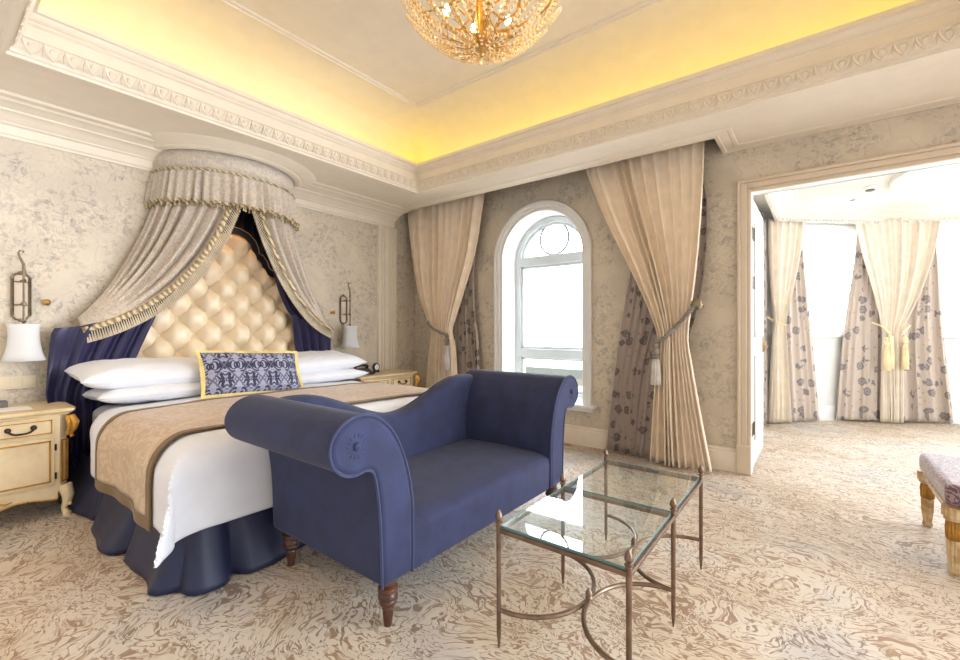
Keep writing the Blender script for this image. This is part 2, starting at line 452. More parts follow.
fl = MB(); fl.grid(2, 2, lambda i, j: (0 if not i else 8.4, Y0 if not j else 4.3, 0)); struct('floor', fl, 'carpet')
wl = MB(); wl.add([(0, Y0, 0), (0, .3, 0), (0, .3, 3.1), (0, Y0, 3.1), (-.1, Y0, 0), (-.1, .3, 0), (-.1, .3, 3.1), (-.1, Y0, 3.1)], [(0,1,2,3),(4,5,6,7),(0,3,7,4),(0,1,5,4)])
struct('wall_left', wl, 'wallpaper')
cxw = (WXL+WXR)/2; rw = (WXR-WXL)/2
arc = [(cxw-rw*cos(pi*k/32), WSP+rw*sin(pi*k/32)) for k in range(33)]
wb = MB()
def q(x0, x1, z0, z1): wb.add([(x0,0,z0),(x1,0,z0),(x1,0,z1),(x0,0,z1)], [(0,1,2,3)])
q(0, WXL, 0, 3.1); q(WXR, DX0, 0, 3.1); q(WXL, WXR, 0, WSILL); q(DX0, DX1, DTOP, 3.1); q(DX1, X1, 0, 3.1)
for a, b in zip(arc, arc[1:]): wb.add([(a[0],0,a[1]),(b[0],0,b[1]),(b[0],0,3.1),(a[0],0,3.1)], [(0,1,2,3)])
q2 = [(WXL, WSILL), (WXL, WSP)]
struct('wall_back', wb, 'wallpaper')
# reverse side of the window wall in the bay (plain)
ws = MB(); ws.box(3.77, DX0, .1, .12, 0, 2.8); ws.box(DX0, DX1, .1, .12, DTOP, 2.8); ws.box(DX1, 8.3, .1, .12, 0, 2.8)
struct('wall_bay_back', ws, 'white')
rv = MB(); path = [(WXL, WSILL)]+arc+[(WXR, WSILL)]
rv.grid(len(path), 2, lambda i, j: (path[i][0], .36*j, path[i][1]))
struct('trim_1', rv, 'white')

def arch_frame(mb, r_out, r_in, y0, y1, zb, both=True):
    po = [(cxw-r_out, zb)]+[(cxw-r_out*cos(pi*k/32), WSP+r_out*sin(pi*k/32)) for k in range(33)]+[(cxw+r_out, zb)]
    pi_ = [(cxw-r_in, zb)]+[(cxw-r_in*cos(pi*k/32), WSP+r_in*sin(pi*k/32)) for k in range(33)]+[(cxw+r_in, zb)]
    n = len(po)
    prof = [(po, y1), (po, y0), (pi_, y0), (pi_, y1)]
    return mb.grid(n, 4, lambda i, j: (prof[j][0][i][0], prof[j][1], prof[j][0][i][1]), cv=True)
t = MB(); arch_frame(t, rw+.105, rw+.07, -.045, 0, WSILL); arch_frame(t, rw+.07, rw+.03, -.028, 0, WSILL); arch_frame(t, rw+.03, rw-.002, -.018, .04, WSILL)
struct('trim_2', t, 'window_trim', bevel=.006)
# window unit: frame, transom, ring, sill, glass
WY = .30
wr = MB(); arch_frame(wr, rw, rw-.065, WY-.03, WY+.05, WSILL)
wr.box(WXL+.06, WXR-.06, WY-.035, WY+.05, WSP-.05, WSP+.06)
wr.box(WXL+.06, WXR-.06, WY-.035, WY+.05, .865, .965)
wr.box(WXL+.06, WXR-.06, WY-.03, WY+.05, WSILL, WSILL+.05)
win = struct('window_1', wr, 'frame_white', bevel=.008)
sb = MB(); arch_frame(sb, rw-.065, rw-.095, WY, WY+.035, WSP+.06)
for (z0, z1) in ((.965, WSP-.05), (WSILL+.05, .865)):
    a, b = WXL+.065, WXR-.065
    sb.box(a, a+.035, WY-.005, WY+.04, z0, z1); sb.box(b-.035, b, WY-.005, WY+.04, z0, z1)
    sb.box(a, b, WY-.005, WY+.04, z0, z0+.03); sb.box(a, b, WY-.005, WY+.04, z1-.03, z1)
obj('window_sash', sb, 'frame_white', win, bevel=.004)
rg = MB(); rg.tube([(cxw+.185*cos(2*pi*k/40), WY+.02, WSP+.06+.19+.185*sin(2*pi*k/40)) for k in range(40)], .014, 8, closed=True)
obj('ring_muntin', rg, 'ringmetal', win)
gl = MB(); gl.box(WXL+.07, WXR-.07, WY+.02, WY+.024, WSILL+.05, WSP)
pa = [(cxw-(rw-.07)*cos(pi*k/24), WSP+(rw-.07)*sin(pi*k/24)) for k in range(25)]
gl.prism(pa, 'y', WY+.02, WY+.024)
obj('glass_pane', gl, 'glass', win, smooth=False)
si = MB(); si.box(WXL-.16, WXR+.16, -.10, WY-.03, WSILL-.035, WSILL); si.box(WXL-.13, WXR+.13, -.06, 0, WSILL-.075, WSILL-.035)
obj('window_sill', si, 'window_trim', win, bevel=.01)

# baseboards
def base_board(name, segs):
    b = MB()
    for (x0, x1) in segs:
        b.prism([(0, 0), (-.028, 0), (-.028, .155), (-.02, .165), (-.022, .18), (-.008, .195), (0, .195)], 'x', x0, x1)
    struct(name, b, 'plaster', bevel=.002)
base_board('baseboard_back', [(0, DX0-.1), (DX1+.1, X1)])
b = MB(); b.prism([(0, 0), (.028, 0), (.028, .155), (.02, .165), (.022, .18), (.008, .195), (0, .195)], 'y', Y0, 0); struct('baseboard_left', b, 'plaster')
# doorway casing
dc = MB()
for (o, i, y) in ((.10, .075, -.045), (.075, .03, -.03), (.03, 0, -.02)):
    dc.box(DX0-o, DX0-i, y, 0, 0, DTOP+o); dc.box(DX1+i, DX1+o, y, 0, 0, DTOP+o); dc.box(DX0-i, DX1+i, y, 0, DTOP+i, DTOP+o)
dc.box(DX0-.105, DX0+.002, -.05, 0, 0, .24); dc.box(DX1-.002, DX1+.105, -.05, 0, 0, .24)
struct('trim_3', dc, 'trim', bevel=.006)
dj = MB(); dj.box(DX0-.03, DX0, 0, .12, 0, DTOP); dj.box(DX1, DX1+.03, 0, .12, 0, DTOP); dj.box(DX0-.03, DX1+.03, 0, .12, DTOP, DTOP+.03)
struct('trim_4', dj, 'white', bevel=.003)

# door leaf opened back into the bay
dl = MB(); dl.box(3.915, 3.955, .14, 1.04, .012, DTOP-.01)
door = struct('door_1', dl, 'door', bevel=.004)
pn = MB()
for (z0, z1) in ((.25, .95), (1.15, 2.1)):
    pn.box(3.952, 3.962, .26, .92, z0, z1)
    pn.box(3.95, 3.968, .24, .94, z0-.02, z0); pn.box(3.95, 3.968, .24, .94, z1, z1+.02)
    pn.box(3.95, 3.968, .24, .26, z0, z1); pn.box(3.95, 3.968, .92, .94, z0, z1)
obj('door_panel', pn, 'door', door, bevel=.004)
for z in (.36, 1.59, 2.0):
    h = MB(); h.box(3.958, 3.963, .02, .125, z-.055, z+.055); h.tube([(3.962, .128, z-.055), (3.962, .128, z+.055)], .009)
    o = obj('hinge', h, 'iron', door); o['label'] = 'dark metal hinge'
hd = MB(); hd.tube([(3.955, .97, 1.03), (4.0, .97, 1.03), (4.005, .86, 1.03)], .009); hd.box(3.955, 3.96, .945, .995, .93, 1.12)
o = obj('door_handle', hd, 'gold', door); o['label'] = 'gold lever handle'

# ------------------------------------------------------------------ ceiling: soffit, recess, tray
TR = (.93, 5.12, -3.92, -.86)     # lower edge of the tray opening
RX1, RY = 3.75, -.39              # curtain recess
sf = MB()
def sq(x0, x1, y0, y1, z=SOF): sf.add([(x0,y0,z),(x0,y1,z),(x1,y1,z),(x1,y0,z)], [(0,1,2,3)])
sq(0, TR[0], Y0, RY); sq(TR[0], TR[1], TR[3], RY); sq(TR[0], TR[1], Y0, TR[2]); sq(TR[1], X1, Y0, RY); sq(RX1, X1, RY, 0)
struct('ceiling', sf, 'plaster')
rc = MB(); rc.box(0, RX1, RY, 0, 2.93, 2.95); struct('trim_5', rc, 'dark')  # recess ceiling, its shade painted on as a dark tone
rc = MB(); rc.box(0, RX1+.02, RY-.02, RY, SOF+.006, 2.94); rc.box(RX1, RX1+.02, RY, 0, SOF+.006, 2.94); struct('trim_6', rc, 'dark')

def sweep_rect(prof, rect):
    """prof: (inset, z) along the loop, rect mitred"""
    mb = MB(); x0, x1, y0, y1 = rect
    def fn(i, j):
        d, z = prof[j]
        return [(x0+d, y0+d, z), (x1-d, y0+d, z), (x1-d, y1-d, z), (x0+d, y1-d, z)][i]
    return mb.grid(4, len(prof), fn, cu=True)
fas = [(-.10, 2.694), (-.03, 2.69), (-.02, 2.683), (0, 2.683), (0, 2.70), (.012, 2.704), (.012, 2.712), (.016, 2.722), (.03, 2.735), (.04, 2.762), (.042, 2.785), (.055, 2.79), (.055, 2.80), (.047, 2.802), (.047, 2.86),
       (.055, 2.864), (.062, 2.872), (.062, 2.88), (.072, 2.885), (.085, 2.90), (.09, 2.915), (.105, 2.92), (.105, 2.95), (.095, 2.955), (.03, 2.955), (.03, 2.90), (-.12, 2.90)]
struct('trim_7', sweep_rect(fas, TR), 'plaster', ang=25)
cv = [(-.12, 2.90), (-.12, 3.0)]+[(-.12+.66*(1-cos(a)), 3.0+.30*sin(a)) for a in [k*pi/2/14 for k in range(1, 15)]]
struct('ceiling_cove', sweep_rect(cv, TR), 'plaster_light', ang=30)
uc = MB(); uc.add([(TR[0]+.54, TR[2]+.54, 3.3), (TR[1]-.54, TR[2]+.54, 3.3), (TR[1]-.54, TR[3]-.54, 3.3), (TR[0]+.54, TR[3]-.54, 3.3)], [(0,1,2,3)])
struct('ceiling_tray', uc, 'plaster_light')
struct('trim_8', sweep_rect([(.44, 3.297), (.44, 3.288), (.455, 3.285), (.46, 3.275), (.475, 3.275), (.48, 3.285), (.50, 3.286), (.505, 3.30)], TR), 'plaster', ang=25)
# egg-and-dart course, real relief, running round the tray
eg = MB()
def egg(px, py, ax, ay, nx, ny):
    """a: direction along the course, n: direction into the opening"""
    def P(u, d, z): return (px+ax*u+nx*d, py+ay*u+ny*d, z)
    zc = 2.752
    # egg
    o = []
    for j in range(6):
        for i in range(8):
            th = pi*j/5; ph = 2*pi*i/8
            o.append(P(.019*sin(th)*cos(ph), .040+.014*sin(th)*sin(ph)-(0.014 if cos(th) < 0 else 0), zc+.028*cos(th)))
    fs = [(j*8+i, j*8+(i+1) % 8, (j+1)*8+(i+1) % 8, (j+1)*8+i) for j in range(5) for i in range(8)]
    eg.add(o, fs)
    # shell: U-shaped rim round the egg
    pts = [P(.034*cos(a), .036+.012*sin(a)*-1*(a < 0)+.010*(sin(a) > 0), zc+.008+.036*sin(a)) for a in [pi*k/8 for k in range(8, 17)]]
    pts = [P(-.037*(1-(k/6)**2)**.0*(1 if k == 0 else 1-(k/6.)**2.2), .050-.020*k/6, zc+.032-.068*(k/6)**1.1) for k in range(7)]
    pts += [P(.037*(1-(k/6.)**2.2), .050-.020*k/6, zc+.032-.068*(k/6)**1.1) for k in range(5, -1, -1)]
    eg.tube(pts, .0075, 5)
    # dart between the eggs
    eg.add([P(.044-.006, .04, zc+.034), P(.044+.006, .04, zc+.034), P(.044, .022, zc-.036), P(.044, .058, zc+.03), P(.044, .036, zc-.03)], [(0, 3, 4), (3, 1, 4), (0, 4, 2), (4, 1, 2), (0, 1, 3)])
st_ = .088
n = int((TR[3]-TR[2])/st_); 
for k in range(n): egg(TR[0], TR[2]+.05+(k+.5)*(TR[3]-TR[2]-.1)/n, 0, 1, 1, 0)
n = int((TR[1]-TR[0])/st_)
for k in range(n):
    egg(TR[0]+.05+(k+.5)*(TR[1]-TR[0]-.1)/n, TR[3], 1, 0, 0, -1)
    egg(TR[0]+.05+(k+.5)*(TR[1]-TR[0]-.1)/n, TR[2], 1, 0, 0, 1)
struct('trim_9', eg, 'plaster')
# LED strip lying in the trough: a lamp, what makes the cove glow
ls = MB(); x0, x1, y0, y1 = TR[0]-.05, TR[1]+.05, TR[2]-.05, TR[3]+.05
ls.box(x0, x0+.02, y0, y1, 2.905, 2.925); ls.box(x1-.02, x1, y0, y1, 2.905, 2.925); ls.box(x0, x1, y1-.02, y1, 2.905, 2.925); ls.box(x0, x1, y0, y0+.02, 2.905, 2.925)
struct('trim_10', ls, 'led', smooth=False)

# crown of the left wall
cr = MB()
cp = [(0, 2.505), (.018, 2.505), (.018, 2.52), (.028, 2.53), (.03, 2.585), (.05, 2.592), (.055, 2.602), (.07, 2.608), (.095, 2.63), (.13, 2.645), (.15, 2.648), (.155, 2.658), (.18, 2.662), (.20, 2.672), (.26, 2.674), (.275, 2.684), (.33, 2.686), (.345, 2.70), (0, 2.70)]
cr.prism(cp, 'y', Y0, RY-.0)
cr.xf(lambda p: p)
struct('trim_11', cr, 'plaster', ang=25)
# soffit moulding beside the recess and above the doorway
sm = MB()
mp_ = [(0, 2.702), (0, 2.694), (.012, 2.691), (.03, 2.691), (.036, 2.696), (.10, 2.696), (.106, 2.691), (.12, 2.691), (.13, 2.694), (.135, 2.702)]
# panelled pilaster in the corner
pl = MB(); pl.box(0, .02, -.66, -.36, 0, 2.505)
for y in (-.655, -.60, -.555, -.47, -.425, -.375): pl.box(.02, .034, y, y+.018, .2, 2.505)
pl.box(0, .045, -.67, -.35, 0, .2)
struct('trim_13', pl, 'plaster', bevel=.005)

# ------------------------------------------------------------------ bay room
def offset_poly(P, d):
    """offset an open polyline to its right-hand (inner) side"""
    res = []; n = len(P)
    for i in range(n):
        ns = []
        for a, b in ((i-1, i), (i, i+1)):
            if a < 0 or b >= n: continue
            dx, dy = P[b][0]-P[a][0], P[b][1]-P[a][1]; l = hypot(dx, dy); ns.append((dy/l, -dx/l))
        if len(ns) == 1: res.append((P[i][0]+ns[0][0]*d, P[i][1]+ns[0][1]*d))
        else:
            mx, my = ns[0][0]+ns[1][0], ns[0][1]+ns[1][1]; l2 = mx*mx+my*my
            res.append((P[i][0]+mx*2*d/l2, P[i][1]+my*2*d/l2))
    return res
def sweep_poly(mb, P, prof):
    rows = [offset_poly(P, d) for d, z in prof]
    return mb.grid(len(P), len(prof), lambda i, j: (*rows[j][i], prof[j][1]))
sweep_poly(sm, [(0, RY), (RX1, RY), (RX1, 0), (X1, 0)], mp_); struct('trim_12', sm, 'plaster', ang=25)
BZ = 2.72
SILL = 1.12
bw = MB()
sweep_poly(bw, BAY[:2], [(0, 0), (0, BZ+.1)]); struct('wall_bay_left', bw, 'white')
bw = MB(); sweep_poly(bw, BAY[1:5], [(0, 0), (0, SILL)]); sweep_poly(bw, BAY[1:5], [(0, 2.56), (0, BZ+.1)])
for k in (1, 2, 3):
    (xa, ya), (xb, yb) = BAY[k], BAY[k+1]; l = hypot(xb-xa, yb-ya)
    for s0, s1 in ((0, .2), (l-.2, l)):
        f = lambda s: (xa+(xb-xa)*s/l, ya+(yb-ya)*s/l)
        bw.add([(*f(s0), SILL), (*f(s1), SILL), (*f(s1), 2.56), (*f(s0), 2.56)], [(0,1,2,3)])
struct('wall_bay', bw, 'white')
for k in (1, 2, 3):
    (xa, ya), (xb, yb) = BAY[k], BAY[k+1]; l = hypot(xb-xa, yb-ya); ang = math.atan2(yb-ya, xb-xa)
    ux, uy = (xb-xa)/l, (yb-ya)/l
    fw = MB(); gw = MB(); c = ((xa+xb)/2, (ya+yb)/2)
    wl_ = l-.4
    def bar(s0, s1, z0, z1, th=.07, m=None):
        (m or fw).obox((xa+ux*(s0+s1)/2, ya+uy*(s0+s1)/2), s1-s0, th, z1-z0, ang, z0)
    bar(.2, .28, SILL, 2.56); bar(l-.28, l-.2, SILL, 2.56); bar(.28, l-.28, SILL, SILL+.08); bar(.28, l-.28, 2.48, 2.56); bar(.28, l-.28, 1.62, 1.68)
    nm = 2 if k == 2 else 1
    for i in range(1, nm+1):
        s = .28+(l-.56)*i/(nm+1); bar(s-.045, s+.045, SILL+.08, 2.48, .08)
    wk = struct('window_%d' % (k+1), fw, 'white', bevel=.006)
    bar(.28, l-.28, SILL+.08, 2.48, .006, gw); obj('glass_pane', gw, 'glass', wk, smooth=False)
    sl = MB(); sl.obox((c[0]+uy*.02, c[1]-ux*.02), l-.1, .05, .05, ang, SILL-.035); obj('window_sill', sl, 'white', wk, bevel=.01)
bb = MB(); sweep_poly(bb, BAY[:5], [(0, 0), (.025, 0), (.025, .17), (.01, .19), (0, .19)]); struct('baseboard_bay', bb, 'white')
bc = MB(); bc.add([(3.7, .1, BZ), (8.4, .1, BZ), (8.4, 4.3, BZ), (3.7, 4.3, BZ)], [(0,1,2,3)])
struct('ceiling_bay', bc, 'bay_white')
co = MB(); sweep_poly(co, BAY[:5], [(.20, 2.72), (.20, 2.545), (.235, 2.54), (.24, 2.565), (.26, 2.575), (.27, 2.60), (.31, 2.63), (.33, 2.66), (.38, 2.68), (.40, 2.705), (.44, 2.71), (.45, 2.72)])
struct('trim_14', co, 'bay_white', ang=25)
dn = MB(); P = offset_poly(BAY[:5], .235)
for a, b in zip(P, P[1:]):
    l = hypot(b[0]-a[0], b[1]-a[1]); ang = math.atan2(b[1]-a[1], b[0]-a[0]); n = int(l/.05)
    for i in range(n): dn.obox((lerp(a[0], b[0], (i+.5)/n), lerp(a[1], b[1], (i+.5)/n)), .025, .03, .022, ang, 2.548)
struct('trim_15', dn, 'bay_white', smooth=False)
rg = MB(); rg.lathe([(1.14, 2.72), (1.14, 2.695), (1.16, 2.69), (1.2, 2.70), (1.23, 2.685), (1.26, 2.69), (1.27, 2.72)], (6.25, 1.95, 0), 64); struct('trim_16', rg, 'bay_white')
# ------------------------------------------------------------------ drapery helpers
def curtain_mb(origin, d, tab, nf, seed=0, nu=None, rows=46, sharp=.5, hem=.0, phase=0):
    """tab rows (top first): (z, left, right, off, amp) - off is how far the cloth stands in front of the line"""
    rnd = random.Random(seed); nx, ny = d[1], -d[0]
    nu = nu or nf*10
    js = [rnd.uniform(-.7, .7) for _ in range(nf+2)]; am = [rnd.uniform(.45, 1.4) for _ in range(nf+2)]
    T = [(-r[0],)+tuple(r[1:]) for r in tab]; z0, z1 = tab[0][0], tab[-1][0]
    mb = MB()
    def fn(i, j):
        u = i/(nu-1); z = lerp(z0, z1, j/(rows-1)); l, r, off, amp = interp(T, -z)
        k = u*nf; ki = min(int(k), nf-1); fr = k-ki
        jj = lerp(js[ki], js[ki+1], fr); a = lerp(am[ki], am[ki+1], fr)
        ph = 2*pi*(k+jj*.5)+phase
        s_ = sin(ph); s_ = math.copysign(abs(s_)**sharp, s_) if sharp != 1 else s_
        wob = .3*sin(z*2.3+k*1.1+seed)
        o = off+amp*a*(s_+wob*.4)
        x = lerp(l, r, u)+amp*.35*cos(ph+wob)*(0 if i in (0, nu-1) else 1)
        zz = z + (hem*sin(ph*.5) if j == rows-1 else 0)
        return (origin[0]+d[0]*x+nx*o, origin[1]+d[1]*x+ny*o, zz)
    return mb.grid(nu, rows, fn)
def rope_mb(pts, r=.012, strands=3, tw=60):
    P = [Vector(p) for p in pts]; Q = []
    for a, b in zip(P, P[1:]):
        for k in range(8): Q.append(a.lerp(b, k/8))
    Q.append(P[-1]); mb = MB(); L_ = 0; acc = [0]
    for a, b in zip(Q, Q[1:]): L_ += (b-a).length; acc.append(L_)
    for s_ in range(strands):
        pts2 = []
        for i, p in enumerate(Q):
            t = (Q[min(i+1, len(Q)-1)]-Q[max(i-1, 0)]).normalized(); up = Vector((0, 0, 1))
            if abs(t.z) > .9: up = Vector((0, 1, 0))
            up = (up-t*up.dot(t)).normalized(); bi = t.cross(up); a = acc[i]*tw+2*pi*s_/strands
            pts2.append(p+(up*cos(a)+bi*sin(a))*r*.55)
        mb.tube(pts2, r*.62, 6)
    return mb
def tassel(parent, top, h=.34, r=.03, mat='tassel', head='rope'):
    a = MB(); a.lathe([(.004, 0), (r*.55, -.01), (r*.75, -.03), (r*.55, -.05), (r*.9, -.065), (r*.95, -.09), (r*.6, -.105), (r*.85, -.12), (r*.7, -.14)], top, 14)
    obj('tassel_head', a, head, parent)
    b = MB(); b.lathe([(r*.6, -.13), (r*.85, -.17), (r*1.05, -.24), (r*1.15, -h), (r*1.0, -h-.005), (.002, -h)], top, 40, flute=.09, nf=13)
    obj('tassel_skirt', b, mat, parent)
def tieback(name, loc, pts, tas, label, cat='tieback', r=.012, mat='rope', tmat='tassel', h=.34, rose=None, tr=.03):
    t = thing(name, loc, label, cat)
    obj('rope', rope_mb(pts, r), mat, t)
    for p in tas: tassel(t, p, h, tr, tmat, mat)
    if rose:
        k = MB(); k.ball((0, 0, 0), .045, 14, 1, .45, 1)
        for q_ in range(10): k.ball((.034*cos(q_*pi/5), 0, .034*sin(q_*pi/5)), .014, 6, 1, .8, 1)
        k.tube([(0, .01, 0), (0, .28, 0)], .008)
        k.xf(lambda p: (p[0]+rose[0], p[1]+rose[1], p[2]+rose[2])); o = obj('rosette', k, 'pewter', t); o['label'] = 'pewter rosette holdback'
    return t

# curtains of the arched window (line y = 0, cloth hangs in front of it)
W = (0, 0); D = (1, 0)
c = obj('cream_curtain', curtain_mb(W, D, [(2.90, .06, 1.36, .20, .028), (2.65, .07, 1.32, .20, .03), (2.1, .16, 1.2, .20, .035), (1.6, .30, 1.02, .21, .032), (1.3, .46, .90, .215, .028), (1.18, .52, .86, .215, .024), (1.0, .49, .90, .21, .03), (.5, .42, .93, .2, .035), (.02, .38, .96, .2, .04)], 11, 1), 'linen', solid=.006)
tag(c, 'cream linen curtain tied back left of the arched window', 'curtain')
c = obj('cream_curtain', curtain_mb(W, D, [(2.90, 2.58, 3.65, .22, .028), (2.65, 2.65, 3.64, .22, .03), (2.2, 2.83, 3.62, .225, .034), (1.7, 3.07, 3.58, .23, .032), (1.35, 3.22, 3.54, .235, .026), (1.12, 3.29, 3.52, .235, .022), (.95, 3.28, 3.54, .235, .028), (.5, 3.25, 3.61, .22, .034), (.02, 3.22, 3.69, .2, .038)], 10, 2), 'linen', solid=.006)
tag(c, 'cream linen curtain tied back between the arched window and the doorway', 'curtain')
c = obj('patterned_curtain', curtain_mb(W, D, [(2.9, .95, 1.2, .11, .02), (2.0, .85, 1.12, .10, .02), (1.5, .8, 1.12, .10, .022), (1.0, .78, 1.18, .10, .03), (.02, .78, 1.22, .11, .035)], 7, 3), 'pattern', solid=.004)
tag(c, 'taupe patterned curtain hanging behind the left cream curtain by the arched window', 'curtain')
c = obj('patterned_curtain', curtain_mb(W, D, [(2.9, 3.3, 3.5, .07, .013), (2.6, 3.2, 3.58, .07, .013), (2.3, 3.12, 3.64, .07, .016), (1.7, 2.98, 3.62, .075, .019), (1.3, 2.92, 3.55, .08, .021), (.8, 2.85, 3.4, .085, .023), (.02, 2.76, 3.34, .09, .026)], 9, 5), 'pattern', solid=.004)
tag(c, 'taupe patterned curtain fanned out at the floor right of the arched window', 'curtain')
tieback('curtain_tieback', (.7, -.2, .8), [(.42, -.02, 1.36), (.44, -.14, 1.33), (.50, -.26, 1.27), (.62, -.285, 1.2), (.74, -.275, 1.15), (.82, -.25, 1.13)], [(.82, -.255, 1.14)], 'grey rope tieback with tassel on the curtain left of the arched window', r=.016, h=.44, tr=.036)
tieback('curtain_tieback', (3.4, -.2, .8), [(3.595, -.28, 1.395), (3.54, -.30, 1.33), (3.44, -.28, 1.22), (3.36, -.295, 1.13), (3.29, -.28, 1.09)], [(3.28, -.29, 1.08)], 'grey rope tieback with pale tassel and rosette right of the arched window', r=.017, h=.36, rose=(3.60, -.28, 1.40), tr=.036)
tr_ = MB(); tr_.box(.03, 3.72, -.26, -.235, 2.895, 2.915); tr_.box(.03, 3.72, -.13, -.105, 2.895, 2.915)
for x in (.3, 1.2, 2.1, 3.0, 3.6): tr_.box(x, x+.03, -.26, -.10, 2.915, 2.93)
tr_.box(3.60, 3.74, -.17, -.10, 2.80, 2.83)
tag(obj('curtain_track', tr_, 'steel', smooth=False), 'metal curtain track inside the ceiling recess over the arched window', 'curtain track')

# curtains of the bay
d1 = (.7187, .6953); O1 = (3.77, 2.42)
c = obj('cream_curtain', curtain_mb(O1, d1, [(2.60, .04, .56, .16, .022), (2.2, .04, .51, .16, .025), (1.7, .06, .38, .17, .022), (1.30, .10, .26, .18, .018), (1.1, .08, .28, .17, .02), (.02, .03, .37, .15, .03)], 6, 11), 'linen_bay', solid=.006)
tag(c, 'cream curtain tied back in the bay room beside the open door', 'curtain')
c = obj('patterned_curtain', curtain_mb(O1, d1, [(2.60, .2, .56, .09, .015), (1.9, .2, .62, .09, .02), (1.2, .2, .70, .09, .022), (.02, .22, .82, .09, .026)], 6, 12), 'pattern_bay', solid=.004)
tag(c, 'patterned curtain right of the cream curtain nearest the open door, in the bay room', 'curtain')
c = obj('patterned_curtain', curtain_mb((3.79, 2.05), (.1, .995), [(2.6, 0, .34, .05, .015), (.02, 0, .34, .06, .02)], 4, 14), 'pattern', solid=.004)
tag(c, 'dark patterned curtain strip hanging between the open door and the first cream bay curtain', 'curtain')
tieback('curtain_tieback', (3.95, 2.6, 1.2), [(3.84, 2.40, 1.43), (3.88, 2.34, 1.36), (3.99, 2.38, 1.28), (4.08, 2.46, 1.24)], [], 'gold rope tieback around the cream curtain nearest the open door', r=.012, mat='goldrope')
O2 = (.68+4.39, 7.62-4.23); d2 = (.87, .493)
c = obj('cream_curtain', curtain_mb(O2, d2, [(2.60, -.37, .14, .06, .022), (2.1, -.27, .14, .07, .025), (1.6, -.15, .10, .08, .02), (1.17, -.075, .03, .09, .014), (.9, -.08, .03, .09, .016), (.02, -.09, .06, .08, .02)], 6, 21), 'linen_bay', solid=.006)
tag(c, 'left half of the pale cream curtain pair in the corner of the bay', 'curtain')
c = obj('cream_curtain', curtain_mb(O2, d2, [(2.60, .14, .58, .06, .022), (2.1, .13, .48, .07, .025), (1.6, .10, .32, .08, .02), (1.17, .035, .14, .09, .014), (.9, .035, .15, .09, .016), (.02, .05, .15, .08, .02)], 6, 22), 'linen_bay', solid=.006)
tag(c, 'right half of the pale cream curtain pair in the corner of the bay', 'curtain')
c = obj('patterned_curtain', curtain_mb(O2, d2, [(2.60, -.28, -.1, -.04, .012), (2.1, -.33, -.05, -.03, .015), (1.2, -.46, -.02, -.02, .022), (.02, -.56, -.04, 0, .03)], 6, 23), 'pattern_bay', solid=.004)
tag(c, 'pale floral curtain fanned out left of the cream pair in the bay corner', 'curtain')
c = obj('patterned_curtain', curtain_mb(O2, d2, [(2.60, .4, .6, -.04, .012), (2.1, .34, .64, -.03, .015), (1.2, .15, .70, -.02, .022), (.02, .11, .80, 0, .03)], 8, 24), 'pattern_bay', solid=.004)
tag(c, 'pale floral curtain fanned out right of the cream pair in the bay corner', 'curtain')
def P2(s, off, z): return (O2[0]+d2[0]*s+d2[1]*off, O2[1]+d2[1]*s-d2[0]*off, z)
tieback('curtain_tieback', P2(-.05, .1, .8), [P2(-.14, .0, 1.28), P2(-.12, .12, 1.24), P2(-.03, .14, 1.14)], [P2(-.035, .15, 1.13), P2(-.075, .145, 1.10)], 'gold rope tieback with two tassels on the bay corner pair, left curtain', r=.012, mat='goldrope', tmat='goldrope', h=.42, tr=.03)
tieback('curtain_tieback', P2(.12, .1, .8), [P2(.24, .0, 1.3), P2(.2, .12, 1.24), P2(.11, .14, 1.14)], [P2(.13, .15, 1.12)], 'gold rope tieback with a tassel on the bay corner pair, right curtain', r=.012, mat='goldrope', tmat='goldrope', h=.42, tr=.03)

# ------------------------------------------------------------------ bed canopy
CY = -2.42; CA, CB = .585, .52
def ce(a, ra=1.0, z=0):     # a: -90..90 deg, 0 = front ; left is negative y side
    return (CB*ra*cos(a), CY+CA*ra*sin(a), z)
cn = thing('bed_canopy', (0, CY, 2.2), 'half-round canopy crown with gathered fringed valance above the headboard', 'bed canopy')
m = MB(); m.lathe([(.59, 2.655), (.625, 2.655), (.65, 2.66), (.66, 2.668), (.70, 2.672), (.72, 2.68), (.76, 2.684), (.80, 2.70), (.60, 2.70)], (0, CY, 0), 48, -pi/2, pi/2, .92, 1)
obj('cornice_ring', m, 'plaster', cn, ang=25)
m = MB(); m.grid(60, 2, lambda i, j: ce(-pi/2+pi*i/59, 1, 2.50 if not j else 2.69)); obj('fabric_band', m, 'brocade', cn, solid=.01)
m = MB(); m.tube([ce(-pi/2+pi*i/59, 1.02, 2.502) for i in range(60)], .009, 6); o = obj('band_cord', m, 'braid', cn)
def val(i, j, n=400):
    a = -pi/2+pi*i/(n-1); v = j/9; f = (.014+.03*v)*(sin(i*2*pi*27/n+sin(i*.11))+.4*sin(i*.31))
    return ce(a, 1.0+.04*v+f, 2.51-.27*v-.006*sin(i*.3)*v)
m = MB(); m.grid(400, 10, val); obj('valance', m, 'brocade', cn, solid=.005)
m = MB()
for i in range(0, 400, 5):
    p = val(i, 9); m.tube([p, (p[0], p[1], p[2]-.012), (p[0], p[1], p[2]-.018), (p[0], p[1], p[2]-.045)], [.004, .009, .004, .009], 5)
m.tube([val(i, 9) for i in range(0, 400, 2)], .012, 5)
obj('tassel_fringe', m, 'braid', cn)

